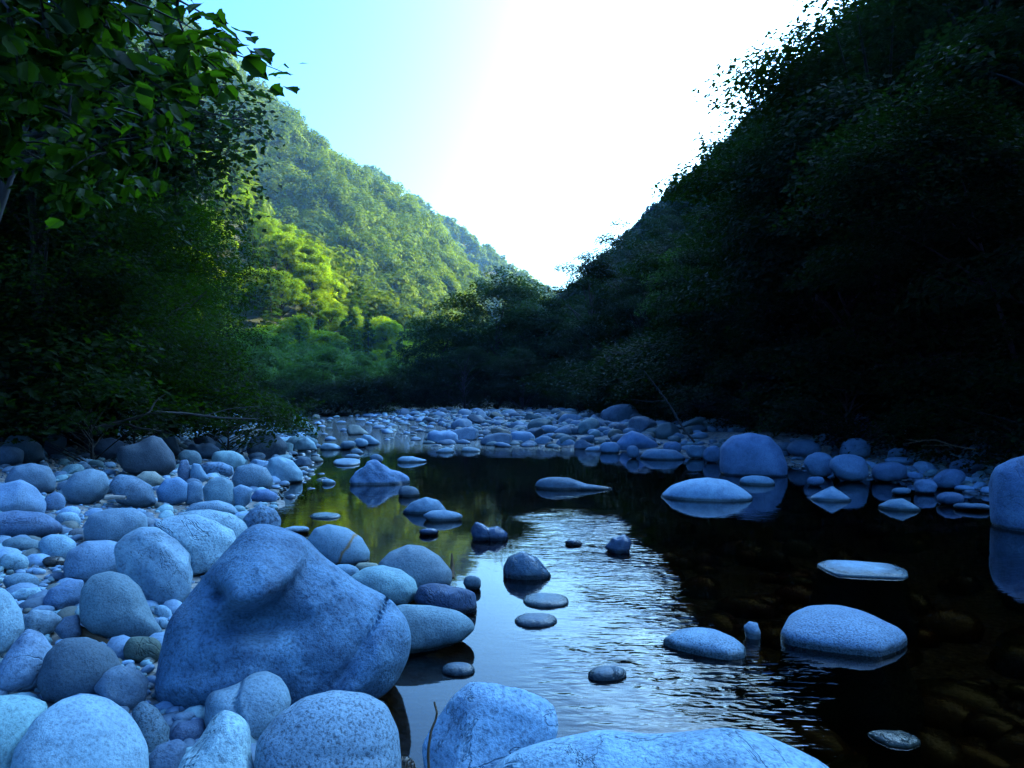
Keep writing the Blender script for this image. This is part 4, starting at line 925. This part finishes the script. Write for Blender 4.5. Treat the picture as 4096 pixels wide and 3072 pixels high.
# shaded trees along the far left bank
lst = []
for q in range(46):
    for _ in range(60):
        y = R.uniform(62, 116); px = R.uniform(500, 930); x = (px - CX) / FD * y
        if all((x - a[0]) ** 2 + (y - a[1]) ** 2 > 14 for a in lst): lst.append((x, y)); break
lst.sort(key=lambda a: a[0] / a[1])
for q, (x, y) in enumerate(lst):
    plant(f'bank{R.randrange(3)}', x, y, (np.interp(x / y * FD + CX, [500, 700, 930], [185, 155, 92]) * y / FD - float(gh(x, y))) / 9 * R.uniform(.7, 1.0), None,
          f'shaded green tree, {ordinal(q + 1)} from the left below the sunlit hillside', 'shaded trees at the far bend')

# sunlit spur
lst = []
for q in range(95):
    for _ in range(80):
        y = R.uniform(122, 212); px = R.uniform(330, 960); x = (px - CX) / FD * y
        z = float(gh(x, y))
        if z < 3: continue
        if all((x - a[0]) ** 2 + (y - a[1]) ** 2 > 30 for a in lst): lst.append((x, y, z)); break
lst.sort(key=lambda a: a[0] / a[1])
bands = {'bottom': [], 'middle': [], 'upper': []}
for a in lst: bands['bottom' if a[2] / a[1] < .13 else 'middle' if a[2] / a[1] < .26 else 'upper'].append(a)
for bn, ls in bands.items():
    for q, (x, y, z) in enumerate(ls):
        con = R.random() < (.6 if x > -50 else .38)
        plant(f'coni{R.randrange(3)}' if con else f'spur{R.randrange(4)}', x, y, R.uniform(.6, 1.05), None,
              f'{"pointed conifer" if con else "yellow-green broadleaf tree"}, {ordinal(q + 1)} from the left in the {bn} part of the sunlit near hillside',
              'trees on the sunlit near hillside')

# far forests: one mass
def forest(name, pts, lmat, label, seed, nl=260, L=2.0, con=.2, H0=13):
    g_ = np.random.default_rng(seed); vars_ = []
    for q in range(8):
        if q < 6: (cv, cf), _ = tree_geo(500 + q + seed, H0, H0 * .46, 1, 11, nl, L, .85, asp=.85, gap=1.3, shell=.9)
        else: (cv, cf), _ = conifer_geo(520 + q + seed, H0 * 1.25, H0 * .26, nl, L)
        vars_.append((cv, cf))
    Vs, Fs, n_ = [], [], 0
    for (x, y, z) in pts:
        q = int(g_.integers(6, 8)) if g_.random() < con else int(g_.integers(0, 6))
        cv, cf = vars_[q]; s_ = g_.uniform(.65, 1.3); a = g_.uniform(0, 6.28)
        W = cv @ np.array([[cos(a), sin(a), 0], [-sin(a), cos(a), 0], [0, 0, 1]]) * s_ + np.array([x, y, z - .5])
        Vs.append(W); Fs.append(cf + n_); n_ += len(W)
    o = link(name, mesh_np(name, np.vstack(Vs), np.vstack(Fs), False, lmat)); tag(o, label, 'forest', kind='stuff'); return o
pts = []
g_ = np.random.default_rng(77)
while len(pts) < 1350:
    y = g_.uniform(225, 530); x = (g_.uniform(300, 1250) - CX) / FD * y
    if g_.random() > (y / 530) ** 1: continue
    z = float(gh(x, y))
    if z > 1 and x < float(toeR(y)) + 4: pts.append((x, y, z))
forest('mountain_forest', pts, ML_FAR, 'hazy sunlit forest covering the far left mountain', 1, 1000, 1.35, .2, 19)
pts = []
while len(pts) < 900:
    y = g_.uniform(640, 870); x = (g_.uniform(780, 1330) - CX) / FD * y
    z = float(gh(x, y))
    if z > 1: pts.append((x, y, z))
forest('distant_forest', pts, ML_FAR, 'pale blue forest on the most distant ridge', 2, 160, 3.0)
pts = []
while len(pts) < 900:
    y = g_.uniform(95, 360); x = (g_.uniform(1080, 2300) - CX) / FD * y
    z = float(gh(x, y))
    if z > .5 and z / y < .8 and x > float(toeR(y)) + .03 * y: pts.append((x, y, z))
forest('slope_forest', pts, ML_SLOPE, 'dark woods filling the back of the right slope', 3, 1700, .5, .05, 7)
pts = []
while len(pts) < 270:     # woods behind the left bank trees, up the near left slope
    y = g_.uniform(19, 130); x = (g_.uniform(-250, 520) - CX) / FD * y
    s_ = float(xL(y)) - x
    if s_ > 5.5 and not x / y > (-.50 if y > 38 else -.62): pts.append((x, y, float(gh(x, y))))
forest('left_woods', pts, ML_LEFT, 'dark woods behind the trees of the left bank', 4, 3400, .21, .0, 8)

# left bank trees
left = [(-8.3, 12.4, .8, 'nearest dark tree on the left bank'), (-10.2, 12.2, 1.1, 'dark tree at the left edge behind the nearest one'),
        (-8.5, 15, .8, 'leafy tree leaning over the back of the left beach'), (-11.5, 15.5, 1.1, 'tall dark tree in the middle of the left bank'),
        (-10.6, 21, .85, 'leafy tree behind the one leaning over the left beach'), (-14.5, 22, 1.2, 'tall tree behind the middle of the left bank'),
        (-13.8, 28, .85, 'green tree bordering the stony riffle on the left'), (-18.5, 31, 1.1, 'tall green tree farther back on the left bank'),
        (-17.5, 37, .8, 'green tree at the far end of the left bank'), (-22.5, 44, .9, 'farthest tree of the left bank row'),
        (-15.2, 35, .5, 'low bushy tree at the edge of the far stones'), (-13.0, 13.5, 1.3, 'tree filling the dark left edge of the bank'), (-12.5, 18, 1.25, 'dense tree between the two tall ones of the left bank')]
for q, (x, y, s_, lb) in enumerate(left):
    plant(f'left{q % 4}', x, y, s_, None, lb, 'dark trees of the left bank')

# low leafy branches over the beach
(cv, cf), tg = tree_geo(301, 1.9, 1.5, .0, 40, 9000, .08, .5, asp=.6, low=-.7)
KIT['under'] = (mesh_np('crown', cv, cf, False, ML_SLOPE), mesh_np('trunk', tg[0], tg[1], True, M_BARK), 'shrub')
for q, (x, y) in enumerate(UND):
    plant('under', x, y, R.uniform(.8, 1.5) * (1 + y / 60), None, f'dark low shrub, {ordinal(q + 1)} from the left along the foot of the right slope', 'low shrubs at the foot of the right slope', 'shrub')
for q in range(17):
    y = R.uniform(59, 61.5); plant('under', (500 + q * 42 + R.uniform(-12, 12) - CX) / FD * y, y, R.uniform(1.1, 1.9), None, f'shaded bush, {ordinal(q + 1)} from the left on the far shore beyond the stones', 'bushes on the far shore', 'shrub')
(cv, cf), tg = tree_geo(300, 1.6, 1.5, .15, 40, 5200, .085, .35, asp=.6)
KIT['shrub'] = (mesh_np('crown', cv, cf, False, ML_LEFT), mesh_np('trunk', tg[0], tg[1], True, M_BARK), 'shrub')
plant('shrub', -5.6, 14.0, 1.0, .2, 'low leafy shrub spreading over the stones at the back of the beach', None, 'shrub')
plant('shrub', -6.8, 16.8, 1.15, 1.2, 'shrub reaching toward the far stones at the left', None, 'shrub')
for q, (x, y, s_, lb) in enumerate([(-7.9, 11.6, 1.5, 'dark shrub under the nearest tree of the left bank'), (-9.6, 12.6, 1.8, 'dark shrub at the left edge above the shaded boulders'), (-6.6, 11.2, 1.1, 'dark shrub right of the nearest left bank tree'), (-9.2, 16.5, 1.8, 'dark shrub far under the tall left trees'), (-11.5, 19, 2.0, 'dark shrub deep in the left woods')]):
    plant('shrub', x, y, s_, None, lb, None, 'shrub')
plant('shrub', -6.9, 13.0, .9, 2.6, 'shrub behind the fallen branch on the left bank', None, 'shrub')

# the near maple: trunk outside the frame on the left, boughs reaching in overhead
def bough(a, b_, sag, n_=9):
    a = np.array(a, float); b_ = np.array(b_, float); tt = np.linspace(0, 1, n_)[:, None]
    m_ = (a + b_) / 2 + np.array([0, 0, sag]); return (1 - tt) ** 2 * a + 2 * tt * (1 - tt) * m_ + tt ** 2 * b_
def near_tree(name, label, root, trunk_top, tips, leaf_L, per, lmat, lobed, spread, seed, tr_=.09):
    g_ = np.random.default_rng(seed); e = bpy.data.objects.new(name, None); COL.objects.link(e); e.location = root; root = np.array(root, float)
    tt = np.array(trunk_top, float)
    parts = [tube(bough(root - root, tt - root, .2), np.linspace(tr_ * 1.4, tr_ * .6, 9), 9)]
    P = []; T = []
    for tp in tips:
        tp = np.array(tp, float); st = root + (tt - root) * g_.uniform(.8, 1.0)
        bb = bough(st, tp, g_.uniform(.1, .5), 12); parts.append(tube(bb - root, np.linspace(tr_ * .32, .004, 12), 6))
        for k_ in range(5, 12):
            for _ in range(2):
                en = bb[k_] + g_.normal(size=3) * spread * np.array([1, 1, .6]) + np.array([0, 0, -.05])
                tw = bough(bb[k_], en, .04, 5); parts.append(tube(tw - root, np.linspace(.006, .0015, 5), 4))
                m_ = per; f = g_.uniform(.2, 1.05, m_)[:, None]
                P.append(bb[k_] + (en - bb[k_]) * f + g_.normal(size=(m_, 3)) * spread * .22); d = en - bb[k_]; d /= np.linalg.norm(d) + 1e-6
                T.append(np.tile(d * .6 + np.array([.25, -.1, -.8]), (m_, 1)))
    P = np.vstack(P) - root; T = np.vstack(T)
    Nn = norm(np.array([[.1, -.55, .8]]) + g_.normal(size=P.shape) * .45)
    if lobed:
        V, F, T3 = lobed_leaves(P, Nn, leaf_L, g_, T)
        me = bpy.data.meshes.new('crown'); nq, nt3 = len(F), len(T3)
        me.vertices.add(len(V)); me.vertices.foreach_set('co', V.astype(np.float32).ravel())
        li = np.concatenate([F.ravel(), T3.ravel()]).astype(np.int32); me.loops.add(len(li)); me.loops.foreach_set('vertex_index', li)
        me.polygons.add(nq + nt3)
        me.polygons.foreach_set('loop_start', np.concatenate([np.arange(nq) * 4, nq * 4 + np.arange(nt3) * 3]).astype(np.int32))
        me.polygons.foreach_set('loop_total', np.concatenate([np.full(nq, 4), np.full(nt3, 3)]).astype(np.int32))
        me.update(calc_edges=True); me.validate(); me.materials.append(lmat)
    else:
        V, F = leaf_quads(P, Nn, leaf_L, g_, .75, tip=T); me = mesh_np('crown', V, F, False, lmat)
    link('crown', me, e); tv, tf = merge(parts); link('trunk', mesh_np('trunk', tv, tf, True, M_BARK), e)
    tag(e, label, 'tree'); return e
def at(dx, dy, d): return ((dx - CX) / FD * d, d, HCAM - (dy - CY) / FD * d)
tips = [at(dx, dy, d) for dx, dy, d in [(470, 30, 2.6), (440, -10, 2.8), (400, 70, 2.7), (455, 80, 2.9), (380, 160, 2.9), (330, 60, 2.4), (300, 230, 2.8), (420, 250, 3.2), (240, 130, 2.3), (150, 250, 2.5),
        (230, 330, 3.0), (100, 60, 2.2), (40, 180, 2.4), (60, 330, 2.8), (300, 380, 3.4), (180, 420, 3.3), (20, 20, 2.0), (200, -20, 2.2), (340, -60, 2.6), (-60, 120, 2.2), (-40, 300, 2.6), (360, 300, 3.1), (120, 170, 2.9), (270, 40, 3.0)]]
tips = [(x - .15, y, z) if x / y > -.55 else (x, y, z) for x, y, z in tips]
near_tree('maple_tree', 'near maple with broad pointed leaves hanging in at the top left', (-5.4, 3.0, .6), (-4.6, 2.9, 5.0), tips, .10, 14, ML_NEAR, True, .17, 41, .045)
tips = [at(dx, dy, d) for dx, dy, d in [(590, 262, 8), (560, 255, 8.2), (520, 190, 8.3), (480, 150, 8.4), (500, 290, 7.8), (540, 330, 8), (530, 375, 8.2), (460, 340, 7.8), (470, 230, 8), (420, 180, 8), (430, 400, 8.4),
        (400, 300, 8), (500, 420, 8.6), (350, 250, 8), (380, 420, 8.2), (330, 360, 8), (440, 280, 8.6), (560, 300, 8.6), (470, 200, 8.8), (430, 130, 8.4), (350, 160, 8.3), (520, 260, 8.4)]]
tips = [(x - .25, y, z) if x / y > -.43 else (x, y, z) for x, y, z in tips]
near_tree('birch_tree', 'tree with small drooping round leaves silhouetted against the far mountain', (-6.4, 7.6, .7), (-5.4, 8.0, 4.6), tips, .085, 22, ML_SMALL, False, .42, 42, .11)

# ------------------------------------------------------------------ wood and twigs
def stick(name, label, pts, rad, mat, cat, forks=()):
    loc = np.array(pts[0], float); parts = []
    def dens(p):
        p = np.array(p, float); t_ = np.arange(len(p)); q = np.linspace(0, len(p) - 1, len(p) * 4)
        return np.stack([np.interp(q, t_, p[:, k_]) for k_ in range(3)], 1)
    P = dens(pts); parts.append(tube(P - loc, np.linspace(rad[0], rad[1], len(P)), 8))
    for f in forks:
        Q = dens(f[0]); parts.append(tube(Q - loc, np.linspace(f[1], f[2], len(Q)), 6))
    V, F = merge(parts); o = link(name, mesh_np(name, V, F, True, mat), loc=loc); tag(o, label, cat); return o
stick('fallen_branch', 'long bare fallen branch lying at the foot of the left trees', [at(205, 925, 10.5), at(270, 910, 10.8), at(330, 890, 11), at(400, 893, 11.3), at(480, 903, 11.6), at(560, 905, 12)], (.032, .008), M_BARK, 'branch',
      [([at(322, 892, 11), at(335, 868, 11.1), at(358, 850, 11.2)], .02, .006), ([at(260, 912, 10.8), at(300, 925, 10.7), at(350, 932, 10.6)], .025, .012), ([at(440, 898, 11.5), at(500, 882, 11.7), at(560, 878, 12)], .012, .003)])
stick('driftwood_stick', 'pale bleached stick lying between beach boulders', [at(228, 1076, 6.9), at(250, 1074, 6.9), at(272, 1075, 6.9)], (.022, .018), M_WOOD, 'driftwood')
stick('driftwood_log', 'brown driftwood under the egg-shaped boulder', [at(152, 1356, 3.45), at(180, 1368, 3.42), at(225, 1388, 3.38), at(270, 1396, 3.35)], (.03, .014), M_BROWNWOOD, 'driftwood', [([at(178, 1366, 3.42), at(165, 1350, 3.44), at(152, 1345, 3.45)], .018, .008)])
stick('twig', 'thin dark twig standing in the water by the white cracked boulder', [at(926, 1665, 2.15), at(925, 1620, 2.15), at(931, 1580, 2.16), at(941, 1555, 2.17), at(944, 1540, 2.17), at(938, 1516, 2.18)], (.0045, .003), M_BROWNWOOD, 'twig')
stick('twig', 'short dark stub standing in the pool beside the brownish dome', [at(975, 1248, 4.85), at(977, 1225, 4.9), at(976, 1195, 4.92)], (.022, .006), M_BROWNWOOD, 'twig')
stick('dead_branch', 'thin dead branch arching over the stones of the right bank', [at(1950, 960, 10.6), at(1990, 952, 10.6), at(2020, 950, 10.5), at(2060, 963, 10.4), at(2110, 972, 10.3)], (.003, .009), M_BROWNWOOD, 'branch', [([at(1955, 948, 10.6), at(1990, 954, 10.6)], .002, .004), ([at(1990, 962, 10.6), at(2050, 962, 10.4)], .002, .005)])
stick('leaning_trunk', 'thin leaning trunk rising from the far right bank', [at(1500, 955, 17), at(1475, 925, 17.3), at(1450, 880, 17.8), at(1425, 845, 18.2), at(1390, 800, 18.6)], (.03, .014), M_BARK, 'trunk', [([at(1440, 865, 18), at(1400, 868, 17.9), at(1360, 862, 17.8)], .015, .006)])

# ------------------------------------------------------------------ haze
hz_, t, out = newmat('haze_air')
pv = t.nodes.new('ShaderNodeVolumePrincipled'); pv.inputs['Color'].default_value = (.30, .62, 1.0, 1); pv.inputs['Density'].default_value = .00016
pv.inputs['Anisotropy'].default_value = .3
t.links.new(pv.outputs[0], out.inputs['Volume'])
X0, X1, Y0, Y1, Z0, Z1 = -1410, 1410, -70, 2950, -3, 322
V = np.array([(x, y, z) for z in (Z0, Z1) for y in (Y0, Y1) for x in (X0, X1)], float)
F = np.array([(0, 2, 3, 1), (4, 5, 7, 6), (0, 1, 5, 4), (2, 6, 7, 3), (0, 4, 6, 2), (1, 3, 7, 5)])
o = link('haze', mesh_np('haze', V, F, False, hz_)); tag(o, kind='stuff')
print('objects', len(SC.objects), 'heroes', len(HERO), 'individual stones', len(indiv))
